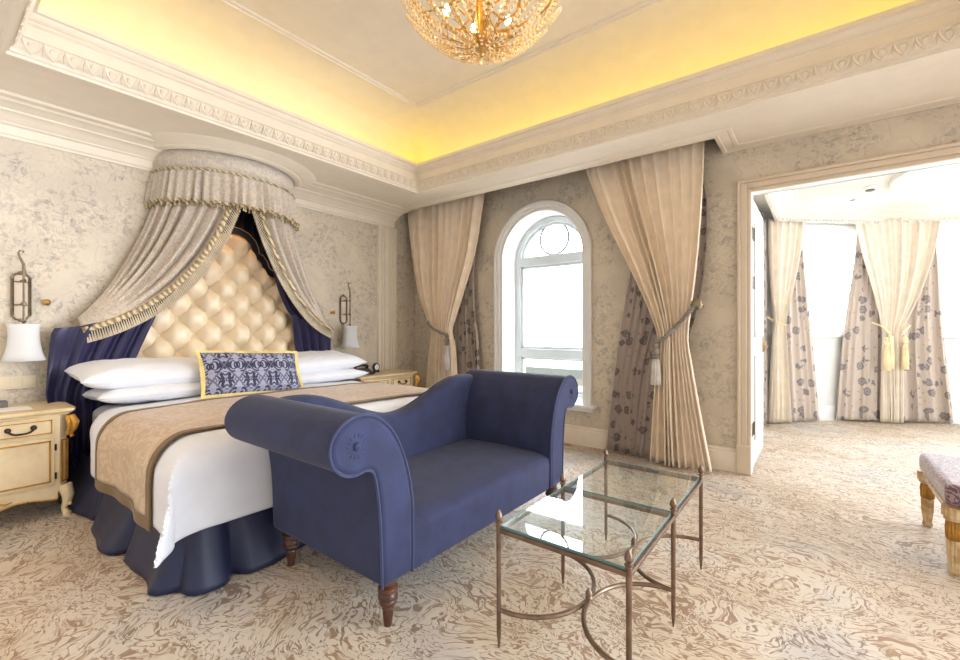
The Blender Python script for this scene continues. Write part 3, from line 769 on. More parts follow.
def bez(P0, C, P2_, t): return tuple((1-t)**2*a+2*t*(1-t)*b+t*t*c_ for a, b, c_ in zip(P0, C, P2_))
def canopy_side(sg, name_lab, seed, hk):
    """sg -1 = left (toward the camera), +1 = right"""
    rnd = random.Random(seed); nu, nv = 90, 50
    HK = (.13, CY+sg*hk, 1.235)
    T0, T1 = (pi/2)*.99, (.25 if sg < 0 else .09)
    def s_fn(i, j, fringe=0):
        u = i/(nu-1); v = j/(nv-1)
        a = lerp(T0, T1, u); P0 = Vector((CB*.9*cos(a), CY+sg*CA*.92*sin(a), 2.40))
        # gather fan at the hook
        G = Vector((HK[0]+.10*u, HK[1]+sg*(-.02+.0*u), HK[2]+.045-.075*u))
        C0 = P0.lerp(G, .5); sag = Vector((.0, sg*(-.11-.09*u), -.14-.24*u*u))
        C = C0+sag; C.x += .07*u
        p = Vector(bez(P0, C, G, v))
        ph = u*7*2*pi; am = .032*sin(pi*min(1, v*1.15+.10))**.7
        rad = Vector((cos(a)*.6+.4, sg*sin(a)*.5, 0))
        p += rad*am*(sin(ph+1.2*v)+.4*sin(ph*1.7+2))
        p.x = max(p.x, .012)
        return p
    t = thing('canopy_drape', (HK[0], HK[1], HK[2]), name_lab, 'drape')
    m = MB(); m.grid(nu, nv, lambda i, j: s_fn(i, j)); obj('drape_cloth', m, 'brocade', t, solid=.006)
    # braid and fringe along the leading edge, hanging inward/down
    edge = [s_fn(nu-1, j) for j in range(nv)]
    m = MB()
    def br(i, j):
        p = edge[j]; tt = (edge[min(j+1, nv-1)]-edge[max(j-1, 0)]).normalized()
        side = Vector((.25, -sg*1.0, -.55)); side -= tt*side.dot(tt); side.normalize()
        return p+side*(.036*i/3-.004)+Vector((.012+.006*(i in (1, 2)), 0, 0))
    m.grid(4, nv, br); obj('braid', m, 'braid', t, solid=.01)
    m = MB()
    E = []
    for j in range(nv-1):
        for k in range(2): E.append((edge[j].lerp(edge[j+1], k/2), (edge[j+1]-edge[j]).normalized()))
    for k, (p, tt) in enumerate(E):
        side = Vector((.12, -sg*.8, -.75)); side -= tt*side.dot(tt); side.normalize()
        b0 = p+side*.03+Vector((.012, 0, 0)); ln = .08
        dr = (side*.6+Vector((0, 0, -1))*.55).normalized()
        m.tube([b0, b0+dr*ln*.4, b0+dr*ln], [.0035, .005, .0085], 5)
    obj('fringe', m, 'fringe', t)
    return HK
canopy_side(-1, 'silver brocade canopy drape swept to the left of the headboard', 31, 1.09)
canopy_side(1, 'silver brocade canopy drape swept to the right of the headboard', 32, 1.0)

def navy_side(sg, kf, bf, label, hs=1.0):
    nu, nv = 80, 60
    def s_fn(i, j):
        u = i/(nu-1); v = j/(nv-1)
        a = lerp(pi/2*.98, .5, u**.9)
        P0 = Vector((.40*cos(a), CY+sg*.48*sin(a), 2.42))
        H0 = Vector((.05+.19*u**.35, CY+sg*lerp(.88, kf, u), 1.22+.155*u))
        K = Vector((.15+.12*u**.5, CY+sg*lerp(1.22*hs, kf+.01, u**.8), 1.20+.14*u))
        B1 = Vector((.19+.03*u, CY+sg*lerp(1.25*hs, bf, u), .74))
        B2 = Vector((.12+.03*u, CY+sg*lerp(1.12*hs, bf+.1*(sg < 0), u), .03))
        if v < .5:
            t_ = v/.5; mid = P0.lerp(H0, .5)+Vector((0, -sg*(.14+.0*u), -.17)); p = Vector(bez(P0, mid, H0, t_))
        elif v < .58: p = H0.lerp(K, (v-.5)/.08)
        elif v < .75: p = K.lerp(B1, (v-.58)/.17)
        else: p = B1.lerp(B2, (v-.75)/.25)
        am = .012+.022*max(0, v-.45)
        p += Vector((.8, 0, .15))*am*(1.3*sin(u*4.3*2*pi+v*3+sg)+.25*sin(u*9*2*pi+v*2)+.10*sin(u*17*2*pi))
        if .50 < v < .66: p.x += .05*(1-u*.6)*(1-abs(v-.58)/.08)
        p.x = max(p.x, .02)
        return p
    m = MB(); m.grid(nu, nv, s_fn)
    o = obj('navy_drape', m, 'satin', solid=.004); tag(o, label, 'drape')
navy_side(-1, .62, .84, 'navy satin lining drape falling beside the left nightstand', 1.0)
navy_side(1, .47, .60, 'navy satin lining drape falling right of the headboard', .80)
m = MB()
m.grid(70, 2, lambda i, j: (.025+.012*sin(i*.9), lerp(CY-.5, CY+.5, i/69), 2.5 if not j else 1.3)); tag(obj('navy_backcloth', m, 'skirt', solid=.004), 'flat navy backcloth on the wall behind the headboard under the canopy', 'drape')
# ------------------------------------------------------------------ bed
YL, YR, XE = -3.48, -1.38, 2.12
bed = thing('bed', (1.1, CY, 0), 'king size bed with cream tufted headboard and navy bed skirt', 'bed')
m = MB(); m.box(.12, XE-.06, YL+.06, YR-.06, .30, .635); o = obj('mattress', m, 'bedwhite', bed, bevel=.06, bseg=4)
m = MB(); m.box(.14, XE-.06, YL+.05, YR-.05, .06, .30); obj('bed_base', m, 'skirt', bed)
def ubed(off, x0, n=60, r=.10):
    """U path round the bed: head-left, foot-left, foot-right, head-right ; returns list (x,y,nx,ny,s)"""
    P = []; s = 0
    def seg(a, b, nrm, k):
        for i in range(k): t = i/k; P.append((lerp(a[0], b[0], t), lerp(a[1], b[1], t), *nrm))
    seg((x0, YL), (XE-r, YL), (0, -1), n)
    for i in range(8):
        a = -pi/2+pi/2*i/8; P.append((XE-r+r*cos(a), YL+r+r*sin(a), cos(a), sin(a)))
    seg((XE, YL+r), (XE, YR-r), (1, 0), n)
    for i in range(8):
        a = pi/2*i/8; P.append((XE-r+r*cos(a), YR-r+r*sin(a), cos(a), sin(a)))
    seg((XE-r, YR), (x0, YR), (0, 1), n)
    return P
UP = ubed(0, .15, 110)
acc = [0]
for a, b in zip(UP, UP[1:]): acc.append(acc[-1]+hypot(b[0]-a[0], b[1]-a[1]))
def skirt(i, j):
    x, y, nx, ny = UP[i]; v = j/11; s = acc[i]
    # flat panels with an inverted pleat now and then, loose at the hem
    pl_ = 0
    for c in (.72, 1.35, 1.93, 2.13, 2.62, 3.35):
        pl_ += math.exp(-((s-c)/.035)**2)
    off = .0+(.10-.035*nx)*v**1.4+.028*v*v*sin(s*6.5+.5)+.008*v*sin(s*17)-.07*pl_*(.2+.8*v)
    return (x+nx*off, y+ny*off, .31-.302*v)
m = MB(); m.grid(len(UP), 12, skirt); obj('bed_skirt', m, 'skirt', bed, solid=.006)
# headboard
HC = -2.42
OUT = [(0, 2.085), (.06, 2.08), (.12, 2.055), (.165, 2.01), (.185, 1.96), (.188, 1.92), (.20, 1.885), (.225, 1.875), (.25, 1.868), (.275, 1.83), (.295, 1.775), (.33, 1.735), (.38, 1.715), (.44, 1.715), (.50, 1.72), (.60, 1.66), (.71, 1.56), (.80, 1.40), (.85, 1.22), (.87, 1.05)]
def ztop(o):
    o = abs(o)
    for a, b in zip(OUT, OUT[1:]):
        if o <= b[0]: return lerp(a[1], b[1], (o-a[0])/(b[0]-a[0]))
    return OUT[-1][1]
def tuft(y, z):
    a = y/.25+z/.28+.15; b = y/.25-z/.28+.35
    h = abs(sin(pi*a))*abs(sin(pi*b)); c = 1-(cos(pi*a)**2)*(cos(pi*b)**2)
    return .6*h**.30+.4*c
nb_u, nb_v = 230, 190
def hb(i, j):
    o = lerp(-.87, .87, i/(nb_u-1)); zt = ztop(o); z = lerp(.5, zt, j/(nb_v-1))
    edge = min(1, (zt-z)/.05+.0, (.87-abs(o))/.05); edge = max(0, edge)**.5
    return (.055+edge*(.01+.115*tuft(o, z)), HC+o, z)
m = MB(); m.grid(nb_u, nb_v, hb); hbo = obj('headboard', m, 'leather', bed, ang=80)
m = MB(); outl = [(-o, z) for o, z in reversed(OUT)]+OUT[1:]
outl = [(-.87, .45)]+outl+[(.87, .45)]
m.prism([(HC+o, z) for o, z in outl], 'x', .035, .06); obj('headboard_back', m, 'headnavy', bed)
def offs(d):
    P = outl; R = []
    for i, p in enumerate(P):
        a = P[max(i-1, 0)]; b = P[min(i+1, len(P)-1)]; tx, tz = b[0]-a[0], b[1]-a[1]; l = hypot(tx, tz) or 1
        R.append((p[0]-tz/l*d, p[1]+tx/l*d))
    return R
prof = [(-.008, .04), (-.008, .085), (.0, .10), (.03, .108), (.058, .10), (.066, .085), (.066, .035)]
rows_ = [offs(d) for d, x in prof]
m = MB(); m.grid(len(outl), len(prof), lambda i, j: (prof[j][1], HC+rows_[j][i][0], rows_[j][i][1])); o = obj('headboard_border', m, 'headnavy', bed); o['label'] = 'dark navy padded border of the headboard'
m = MB()
for d, x in ((-.006, .097), (.064, .095)):
    R = offs(d); m.tube([(x, HC+a, b) for a, b in R], .0055, 6)
obj('headboard_piping', m, 'silverpipe', bed)
# tuft buttons
bi = 0
for A in range(-14, 16):
    for B in range(-16, 14):
        # a = A, b = B  -> y, z
        y = ((A-.15)+(B-.35))/2*.25; z = ((A-.15)-(B-.35))/2*.28
        if abs(y) < .81 and .93 < z < ztop(y)-.05:
            k = MB(); k.ball((.078, HC+y, z), .013, 8, .55, 1, 1); obj('button', k, 'leather', hbo); bi += 1

# ------------------------------------------------------------------ bed linen
R_ = .15; TOPZ = .655
def fold(e):
    if e <= 0: return e, 0
    if e < pi*R_/2: return R_*sin(e/R_), R_*(1-cos(e/R_))
    return R_, R_+e-pi*R_/2
def drape_pt(a, b, off=0, wr=1.0):
    xe = XE+.02-R_; yl = YL-.04+R_; yr = YR+.03-R_
    ex = a-xe; eyl = yl-b; eyr = b-yr
    hx, dx = fold(ex); hy, dy = (0, 0); x = min(a, xe)+(hx if ex > 0 else 0)
    y = b; sg = 0
    if eyl > 0: hy, dy = fold(eyl); y = yl-hy; sg = -1
    elif eyr > 0: hy, dy = fold(eyr); y = yr+hy; sg = 1
    drop = max(dx, dy)+.12*min(dx, dy)
    fl_ = min(dx, dy)
    x += .30*fl_ if dx > 0 else 0; y += sg*.30*fl_
    d = max(dx, dy)
    # soft bulge and folds on the sides
    if dy > 0: y += sg*(.015*sin(a*7+1)+.006*sin(a*19))*min(1, dy/.2)*wr + sg*off
    if dx > 0: x += (.008*sin(b*6)+.004*sin(b*15+1))*min(1, dx/.2)*wr + off
    puff = .012*mnoise.noise((a*2.2, b*2.2, 3)) + .004*mnoise.noise((a*7, b*7, 1))
    crown = .025*(1-((b-(YL+YR)/2)/1.1)**2)
    z = TOPZ-drop+(puff+crown)*max(0, 1-drop*6)+off*max(0, 1-drop*4)
    return (x, y, max(z, .03))
def cloth(a0, a1, b0, b1, off, na, nb):
    m = MB(); m.grid(na, nb, lambda i, j: drape_pt(lerp(a0, a1, i/(na-1)), lerp(b0, b1, j/(nb-1)), off)); return m
DRP = .335
o = obj('duvet', cloth(.62, XE+.0+DRP, YL-.02-DRP, YR+.02+DRP, .0, 120, 150), 'bedwhite', solid=.02, sub=0)
tag(o, 'white cotton duvet spread over the bed, its corner tail hanging at the foot', 'duvet')
rt = thing('bed_runner', (1.47, CY, .66), 'beige brocade bed runner with brown border laid across the duvet', 'bed runner')
RA0, RA1, RB0, RB1 = .95, 1.93, YL-.02-.355, YR+.02+.33
bw_ = .055
obj('runner_cloth', cloth(RA0+bw_, RA1-bw_, RB0+bw_, RB1-bw_, .02, 60, 150), 'runner', rt, solid=.006)
for (a0, a1, b0, b1) in ((RA0, RA0+bw_, RB0, RB1), (RA1-bw_, RA1, RB0, RB1), (RA0, RA1, RB0, RB0+bw_), (RA0, RA1, RB1-bw_, RB1)):
    m = cloth(a0, a1, b0, b1, .0225, 8 if a1-a0 < .2 else 50, 150 if b1-b0 > .2 else 6); obj('border', m, 'brownborder', rt, solid=.008)

def pillow_mb(w_, d, t, seed, n=56, sag=.0, pinch=.06, wr=.012):
    """flat pillow: w along y, d along x, thickness t"""
    m = MB()
    for s_ in (1, -1):
        def fn(i, j):
            u = -1+2*i/(n-1); v = -1+2*j/(n-1)
            k = (max(0, 1-abs(u)**4)*max(0, 1-abs(v)**4))**.5
            x = v*d/2*(1-pinch*(1-v*v)*0-pinch*(1-u*u)*abs(v)); y = u*w_/2*(1-pinch*(1-v*v)*abs(u))
            z = s_*t/2*k+wr*k*mnoise.noise((u*3+seed, v*3, s_))+.5*wr*k*mnoise.noise((u*7, v*7+seed, s_))+sag*u*u
            return (x, y, z)
        m.grid(n, n, fn, flip=(s_ < 0))
    return m
def pillow(loc, w_, d, t, rx, ry, rz, seed, label, mat='pillowwhite', grp=None):
    m = pillow_mb(w_, d, t, seed); R = Matrix.Rotation(rz, 4, 'Z') @ Matrix.Rotation(ry, 4, 'Y') @ Matrix.Rotation(rx, 4, 'X')
    m.xf(lambda p: tuple(R @ Vector(p)+Vector(loc))); o = obj('pillow', m, mat); tag(o, label, 'pillow'); return o
pillow((.43, -2.97, .735), 1.06, .58, .13, 0, -.04, .0, 1, 'white pillow, lower one of the left stack on the bed')
pillow((.39, -3.03, .866), 1.10, .56, .19, -.03, .10, .02, 2, 'white pillow, upper one of the left stack on the bed')
pillow((.43, -1.83, .735), .98, .58, .13, 0, -.04, 0, 3, 'white pillow, lower one of the right stack on the bed')
pillow((.39, -1.83, .872), 1.0, .56, .17, .03, .10, -.02, 4, 'white pillow, upper one of the right stack on the bed')
# patterned lumbar cushion, leaning on the pillows
cu = thing('cushion', (.80, -2.53, .69), 'navy and silver damask lumbar cushion with yellow fringe leaning on the pillows', 'cushion')
m = pillow_mb(.76, .36, .15, 9, n=44); m.uv = [(p[1]+.38, p[0]+.18) for p in m.v]
R = Matrix.Rotation(radians(-4), 4, 'X') @ Matrix.Rotation(radians(4), 4, 'Z') @ Matrix.Rotation(radians(-62), 4, 'Y')
R = Matrix.Rotation(radians(-2), 4, 'Z') @ Matrix.Rotation(radians(62), 4, 'Y') @ Matrix.Rotation(pi, 4, 'Z') @ Matrix.Rotation(radians(-3), 4, 'Z')
CL = Vector((.76, -2.53, .845))
m.xf(lambda p: tuple(R @ Vector(p)+CL)); obj('cushion_cover', m, 'damask', cu)
m = MB(); rim = []
for k in range(120):
    s_ = k/120*4; q_ = int(s_); f = s_-q_; u, v = [(-1+2*f, -1), (1, -1+2*f), (1-2*f, 1), (-1, 1-2*f)][q_]
    x = v*.18*(1-.06*(1-u*u)*abs(v)); y = u*.38*(1-.06*(1-v*v)*abs(u)); l = hypot(u, v)
    rim.append((Vector((x, y, 0)), Vector((v/l, u/l, 0))))
m.tube([tuple(R @ p+CL) for p, d in rim], .009, 6, closed=True)
for k in range(0, 120):
    for h_ in (0, .5):
        p = rim[k][0].lerp(rim[(k+1) % 120][0], h_); d = rim[k][1]
        a = p; b = p+d*.026+Vector((0, 0, random.uniform(-.006, .006))); m.tube([tuple(R @ a+CL), tuple(R @ b+CL)], .006, 5)
obj('fringe', m, 'yellowfringe', cu)

# ------------------------------------------------------------------ nightstands
def nightstand(loc, label):
    """local: back at x=0, width along y centred, top z .69"""
    t = thing('nightstand', loc, label, 'nightstand', 'matching cream and gilt nightstands beside the bed')
    lx, ly, lz = loc
    def P(m): m.xf(lambda p: (p[0]+lx, p[1]+ly, p[2]+lz)); return m
    HW, DP, H = .40, .50, .69
    m = MB(); c = .05
    body = [(-HW+.01, .02), (HW-.01, .02), (HW-.01, DP-c), (HW-c, DP), (-HW+c, DP), (-HW+.01, DP-c)]
    m.prism([(x, y) for y, x in body], 'z', .16, .655); obj('body', P(m), 'antique', t, bevel=.003)
    # moulded top with bulging front
    m = MB(); pts = []
    n = 24
    def outline(e):
        R = [(0, -HW-e), (DP-.05, -HW-e), (DP+e-.015, -HW-e+.02)]
        for k in range(n+1):
            y = lerp(-HW+.03, HW-.03, k/n); R.append((DP+e+.012*cos(y/HW*pi*1.0)+.0, y))
        R += [(DP+e-.015, HW+e-.02), (DP-.05, HW+e), (0, HW+e)]
        return R
    pr = [(.0, .645), (.012, .652), (.014, .66), (.024, .664), (.034, .672), (.036, .682), (.028, .69)]
    O = [outline(e) for e, z in pr]; K = len(O[0])
    m.grid(K, len(pr), lambda i, j: (*O[j][i], pr[j][1]), cu=True); m.f.append(tuple(range((len(pr)-1)*K, len(pr)*K)))
    m.f.append(tuple(range(K))[::-1]); obj('top', P(m), 'antique', t, ang=30)
    for s in (-1, 1):
        yc = s*.175; hw = .15
        # drawer
        m = MB(); m.box(DP, DP+.012, yc-hw, yc+hw, .535, .635); dr = obj('drawer', P(m), 'antique', t, bevel=.003)
        m = MB()
        for (a, b, z0, z1) in ((yc-hw+.012, yc+hw-.012, .622, .628), (yc-hw+.012, yc+hw-.012, .542, .548), (yc-hw+.012, yc-hw+.018, .542, .628), (yc+hw-.018, yc+hw-.012, .542, .628)):
            m.box(DP+.010, DP+.018, a, b, z0, z1)
        obj('drawer_moulding', P(m), 'goldpaint', dr)
        m = MB()
        for q_ in (-1, 1): m.ball((DP+.02, yc+q_*.055, .592), .016, 10, .6, 1, 1); m.tube([(DP+.012, yc+q_*.055, .592), (DP+.04, yc+q_*.055, .59)], .006, 6)
        m.tube([(DP+.038, yc-.055, .59)]+[(DP+.04, yc+.055*u, .588-.024*(1-u**4)) for u in [-.9, -.7, -.4, 0, .4, .7, .9]]+[(DP+.038, yc+.055, .59)], .006, 8)
        o = obj('drawer_handle', P(m), 'iron', dr); o['label'] = 'dark iron bail handle'
        # door
        m = MB(); m.box(DP, DP+.012, yc-hw, yc+hw, .215, .515); dd = obj('cabinet_door', P(m), 'antique', t, bevel=.003)
        m = MB()
        for (a, b, z0, z1) in ((yc-hw+.018, yc+hw-.018, .488, .497), (yc-hw+.018, yc+hw-.018, .233, .242), (yc-hw+.018, yc-hw+.027, .233, .497), (yc+hw-.027, yc+hw-.018, .233, .497)):
            m.box(DP+.010, DP+.019, a, b, z0, z1)
        obj('door_moulding', P(m), 'goldpaint', dd)
        m = MB()
        for z in (.27, .45):
            m = MB(); m.tube([(DP+.014, yc+s*(hw+.004), z-.02), (DP+.014, yc+s*(hw+.004), z+.02)], .006, 6); obj('hinge', P(m), 'iron', dd)
        # gilded acanthus at the corner
        m = MB(); cy_ = s*(HW-.026); cx_ = DP-.022
        for k in range(5):
            z = .625-.023*k; rr = .026-.0025*k; out = .016+.012*sin(k*.9)
            for q_ in (-1, 0, 1):
                m.ball((cx_+.026+out*.6+q_*-.006, cy_+s*(.018+out*.3)+q_*.012, z), .016-.001*k, 8, .8, .8, 1.5)
        m.tube([(cx_+.03, cy_+s*.03, .64), (cx_+.05, cy_+s*.045, .60), (cx_+.045, cy_+s*.04, .56), (cx_+.028, cy_+s*.028, .52), (cx_+.036, cy_+s*.034, .505)], [.018, .022, .016, .009, .013], 8)
        o = obj('corner_carving', P(m), 'gold', t); o['label'] = 'gilded acanthus carving'
        m = MB()   # pilaster panel below the carving
        a0 = Vector((DP-.003, s*(HW-.05), 0)); b0 = Vector((DP-.047, s*(HW-.006), 0)); nn = Vector((1, s, 0)).normalized()*.007
        for f0, f1, z0, z1 in ((.12, .2, .22, .49), (.8, .88, .22, .49), (.12, .88, .22, .226), (.12, .88, .484, .49)):
            A = a0.lerp(b0, f0)+nn*.5; B = a0.lerp(b0, f1)+nn*.5
            m.add([(A.x-nn.x, A.y-nn.y, z0), (B.x-nn.x, B.y-nn.y, z0), (B.x+nn.x, B.y+nn.y, z0), (A.x+nn.x, A.y+nn.y, z0), (A.x-nn.x, A.y-nn.y, z1), (B.x-nn.x, B.y-nn.y, z1), (B.x+nn.x, B.y+nn.y, z1), (A.x+nn.x, A.y+nn.y, z1)], [(0,3,2,1),(4,5,6,7),(0,1,5,4),(1,2,6,5),(2,3,7,6),(3,0,4,7)])
        obj('corner_moulding', P(m), 'goldpaint', t)
        for xx, nm in ((DP-.03, 1), (.06, 0)):
            m = MB(); yy = s*(HW-.035)
            m.tube([(xx+.012*nm, yy+s*.012, .20), (xx+.016*nm, yy+s*.016, .165), (xx+.03*nm, yy+s*.024, .13), (xx+.026*nm, yy+s*.02, .09), (xx+.012*nm, yy+s*.008, .05), (xx+.02*nm, yy+s*.014, .022), (xx+.03*nm, yy+s*.02, .012), (xx+.03*nm, yy+s*.02, .0)], [.034, .036, .032, .024, .017, .018, .024, .022], 10)
            if nm:
                for k in range(4): m.ball((xx+.045, yy+s*(.02+.01*(k % 2))-.0, .16-.028*k), .012, 7)
            obj('leg', P(m), 'antique', t)
    # scalloped apron
    m = MB(); lo = []
    for k in range(41):
        u = -1+2*k/40; z = .115+.030*cos(u*pi*1)*-1*0+.045*abs(u)**2.5*0+.018*cos(u*3*pi)-.0; z = .125-.022*math.exp(-(u/.28)**2)+.02*cos(u*2*pi)*(-1)*.6+.0
        lo.append((u*(HW-.06), z))
    m.prism(lo+[(HW-.06, .20), (-HW+.06, .20)], 'x', DP-.02, DP+.004); obj('apron', P(m), 'antique', t)
    for s in (-1, 1):
        m = MB(); ys = s*(HW-.006); m.prism([(.08, .20), (.08, .14), (.16, .155), (.25, .135), (.34, .155), (.42, .14), (.42, .20)], 'y', min(ys, ys-s*.02), max(ys, ys-s*.02)); obj('side_apron', P(m), 'antique', t)
    m = MB()
    m.tube([(DP+.008, y_, .118-.022*math.exp(-(y_/(HW-.06)/.28)**2)-.012*cos(y_/(HW-.06)*2*pi)+.012) for y_ in [(-1+2*k/30)*(HW-.06) for k in range(31)]], .004, 6)
    for k in range(-6, 7): m.ball((DP+.010, k*.014, .142+.018*math.exp(-(k/3)**2)-.002*abs(k)), .012-.0008*abs(k), 7, .7, 1.2, .8)
    for s in (-1, 1): m.tube([(DP+.008, s*.02, .14), (DP+.012, s*.07, .165), (DP+.01, s*.11, .15), (DP+.008, s*.14, .158)], [.008, .007, .006, .003], 6)
    o = obj('apron_carving', P(m), 'goldpaint', t); o['label'] = 'gold painted scroll ornament'
    return t
nightstand((.05, -4.00, 0), 'cream and gilt nightstand left of the bed, at the left edge of the photo')
nightstand((.05, -.92, 0), 'cream and gilt nightstand right of the bed, mostly hidden behind it')

# ------------------------------------------------------------------ things on the nightstands
m = MB(); m.box(.26, .44, -4.02, -3.76, .692, .695); tag(obj('notepaper', m, 'paper', smooth=False), 'white sheet of paper lying on the left nightstand', 'paper')
m = MB(); m.box(.20, .26, -3.98, -3.85, .692, .735); m.box(.205, .255, -3.975, -3.855, .735, .739); tag(obj('card_box', m, 'greybox', bevel=.004), 'small dark grey box behind the paper on the left nightstand', 'box')
ph = thing('telephone', (.32, -1.10, .692), 'black desk telephone on the right nightstand beside the pillows', 'telephone')
m = MB(); m.prism([(.24, .692), (.42, .692), (.42, .705), (.30, .75), (.24, .752)], 'y', -1.19, -1.02); obj('phone_body', m, 'black', ph, bevel=.006)
m = MB(); m.tube([(.275, -1.20, .765), (.285, -1.18, .783), (.285, -1.11, .788), (.285, -1.04, .783), (.275, -1.02, .765)], [.022, .018, .013, .018, .022], 10); obj('handset', m, 'black', ph)
m = MB()
for i in range(3):
    for j in range(4): m.box(.33+.02*j, .342+.02*j, -1.15+.03*i, -1.13+.03*i, .738-.0105*j*2*.42, .746-.0105*j*2*.42)
obj('keypad', m, 'greybox', ph)
ck = thing('alarm_clock', (.26, -.885, .692), 'small round dark alarm clock on the right nightstand', 'clock')
def T(p, c): return (p[0]+c[0], p[1]+c[1], p[2]+c[2])
m = MB(); m.lathe([(.001, 0), (.042, 0), (.048, .006), (.048, .03), (.042, .036), (.034, .036), (.034, .03), (.001, .03)], (0, 0, 0), 24); m.xf(lambda p: (.25+p[2]*.95, -.885+p[0]*.95-.0, .752+p[1])); obj('clock_case', m, 'black', ck)
m = MB(); m.lathe([(.001, 0), (.033, 0), (.033, .002), (.001, .002)], (0, 0, 0), 24); m.xf(lambda p: (.2795+p[2], -.885+p[0], .752+p[1])); obj('clock_face', m, 'screen', ck)
m = MB(); m.tube([(.284, -.885, .752), (.284, -.870, .768)], .0018, 5); m.tube([(.284, -.885, .752), (.284, -.887, .728)], .0015, 5); obj('clock_hands', m, 'black', ck)
m = MB(); m.box(.245, .29, -.915, -.90, .692, .715); m.box(.245, .29, -.87, -.855, .692, .715); obj('clock_foot', m, 'black', ck)

# ------------------------------------------------------------------ wall things
def sconce(loc, label):
    t = thing('wall_sconce', loc, label, 'wall lamp', 'matching wall sconces beside the bed')
    lx, ly, lz = loc
    def P(m): m.xf(lambda p: (p[0]+lx, p[1]+ly, p[2]*(.8 if p[2] > 0 else 1)+lz)); return m
    # backplate: chain-like frame round a mirror strip
    oct_ = [(-.025, .10), (-.042, .13), (-.042, .46), (-.025, .49), (.025, .49), (.042, .46), (.042, .13), (.025, .10)]
    m = MB(); m.prism([(a*.86, b) for a, b in oct_], 'x', .002, .012); obj('mirror_plate', P(m), 'mirror', t)
    m = MB(); m.tube([(.014, a, b) for a, b in oct_], .009, 8, closed=True)
    for k in range(26):
        z = .135+k*.0125
        for s in (-1, 1): m.ball((.02, s*.042, z), .008, 6)
    m.tube([(.014, -.042, .22), (.014, .042, .22)], .004, 6); m.tube([(.014, -.042, .42), (.014, .042, .42)], .004, 6)
    m.ball((.015, 0, .50), .016, 8, .6); m.ball((.015, 0, .09), .016, 8, .6)
    obj('back_frame', P(m), 'pewter', t)
    m = MB()
    for z in (.22, .42): m.tube([(.014, .0, z), (.05, -.004, z+.012), (.09, 0, z-.004), (.125, 0, z+.006), (.14, 0, z)], .005, 6)
    obj('arm', P(m), 'pewter', t)
    m = MB(); m.tube([(.14, 0, -.03), (.14, 0, .50)], .007, 8); m.lathe([(.004, .06), (.014, .075), (.006, .09), (.006, .2), (.013, .215), (.013, .235), (.006, .25), (.006, .40), (.014, .42), (.006, .44), (.012, .49), (.006, .52)], (.14, 0, 0), 12)
    m.tube([(.14, 0, .50), (.14, -.002, .56), (.142, -.018, .61), (.14, -.026, .65), (.14, -.018, .675), (.14, -.002, .67), (.14, -.004, .655)], [.010, .009, .007, .006, .006, .006, .006], 8)
    obj('rod', P(m), 'pewter', t)
    m = MB(); m.tube([(.14, 0, -.06), (.14, 0, .0)], .014, 10); obj('lamp_holder', P(m), 'pewter', t)
    pr = [(.088, .055), (.080, .02), (.077, -.03), (.082, -.10), (.093, -.15), (.112, -.205)]
    m = MB()
    def sh(i, j):
        a = 2*pi*i/48; r, z = pr[j]; r *= 1-.035*abs(sin(3*a)); return (.14+r*cos(a)*.86, r*sin(a), z)
    m.grid(48, len(pr), sh, cu=True); o = obj('lamp_shade', P(m), 'shade', t, solid=.003, ang=25); o['label'] = 'white flared bell shade'
    return t
sconce((.0, -3.765, 1.19), 'pewter wall sconce with white shade above the left nightstand')
sconce((.0, -1.155, 1.19), 'pewter wall sconce with white shade above the right nightstand')
for y, l in ((-3.64, 'small round brass stud on the wall,  right of the left sconce'), (-1.30, 'small round brass stud on the wall,  left of the right sconce')):
    m = MB(); m.lathe([(.001, 0), (.018, 0), (.018, .006), (.008, .01), (.008, .02), (.020, .026), (.022, .036), (.014, .044), (.001, .046)], (0, 0, 0), 16); m.xf(lambda p: (p[2], y+p[0], 1.39+p[1])); tag(obj('brass_stud', m, 'brass'), l, 'knob')
for y, l, wd in ((-3.79, 'ivory switch plate on the wall above the left nightstand', .20), (-1.14, 'ivory switch plate on the wall above the right nightstand', .16)):
    t = thing('switch_plate', (0, y, .83), l, 'light switch')
    m = MB(); m.box(0, .009, y-wd/2, y+wd/2, .785, .875); obj('plate', m, 'plate', t, bevel=.003)
    for k in range(3):
        m = MB(); m.box(.009, .013, y-wd/2+.012+k*(wd-.02)/3, y-wd/2+.004+(k+1)*(wd-.02)/3, .80, .86); obj('switch_rocker', m, 'plate', t, bevel=.002)
t = thing('smoke_detector', (4.84, 2.03, BZ-.06), 'white round smoke detector on the bay room ceiling', 'smoke detector')
m = MB(); m.lathe([(.001, -.0), (.06, 0), (.062, -.015), (.05, -.03), (.001, -.03)], (4.84, 2.03, BZ), 24); obj('detector_base', m, 'white', t)
m = MB(); m.lathe([(.04, -.03), (.04, -.04), (.03, -.045), (.001, -.045)], (4.84, 2.03, BZ), 20); obj('detector_head', m, 'greybox', t)
m = MB(); m.lathe([(.001, -.006), (.022, -.006), (.028, 0)], (4.72, 2.54, BZ), 20); tag(obj('bay_downlight', m, 'greybox'), 'small dark recessed spot in the bay room ceiling', 'ceiling fitting')  # small unlit downlight, drawn as a dark disc

# ------------------------------------------------------------------ settee
st = thing('settee', (2.65, -2.36, 0), 'blue velvet double-ended settee with rolled arms at the foot of the bed', 'sofa')
SX0, SX1 = 2.20, 3.06; SYC = -2.36
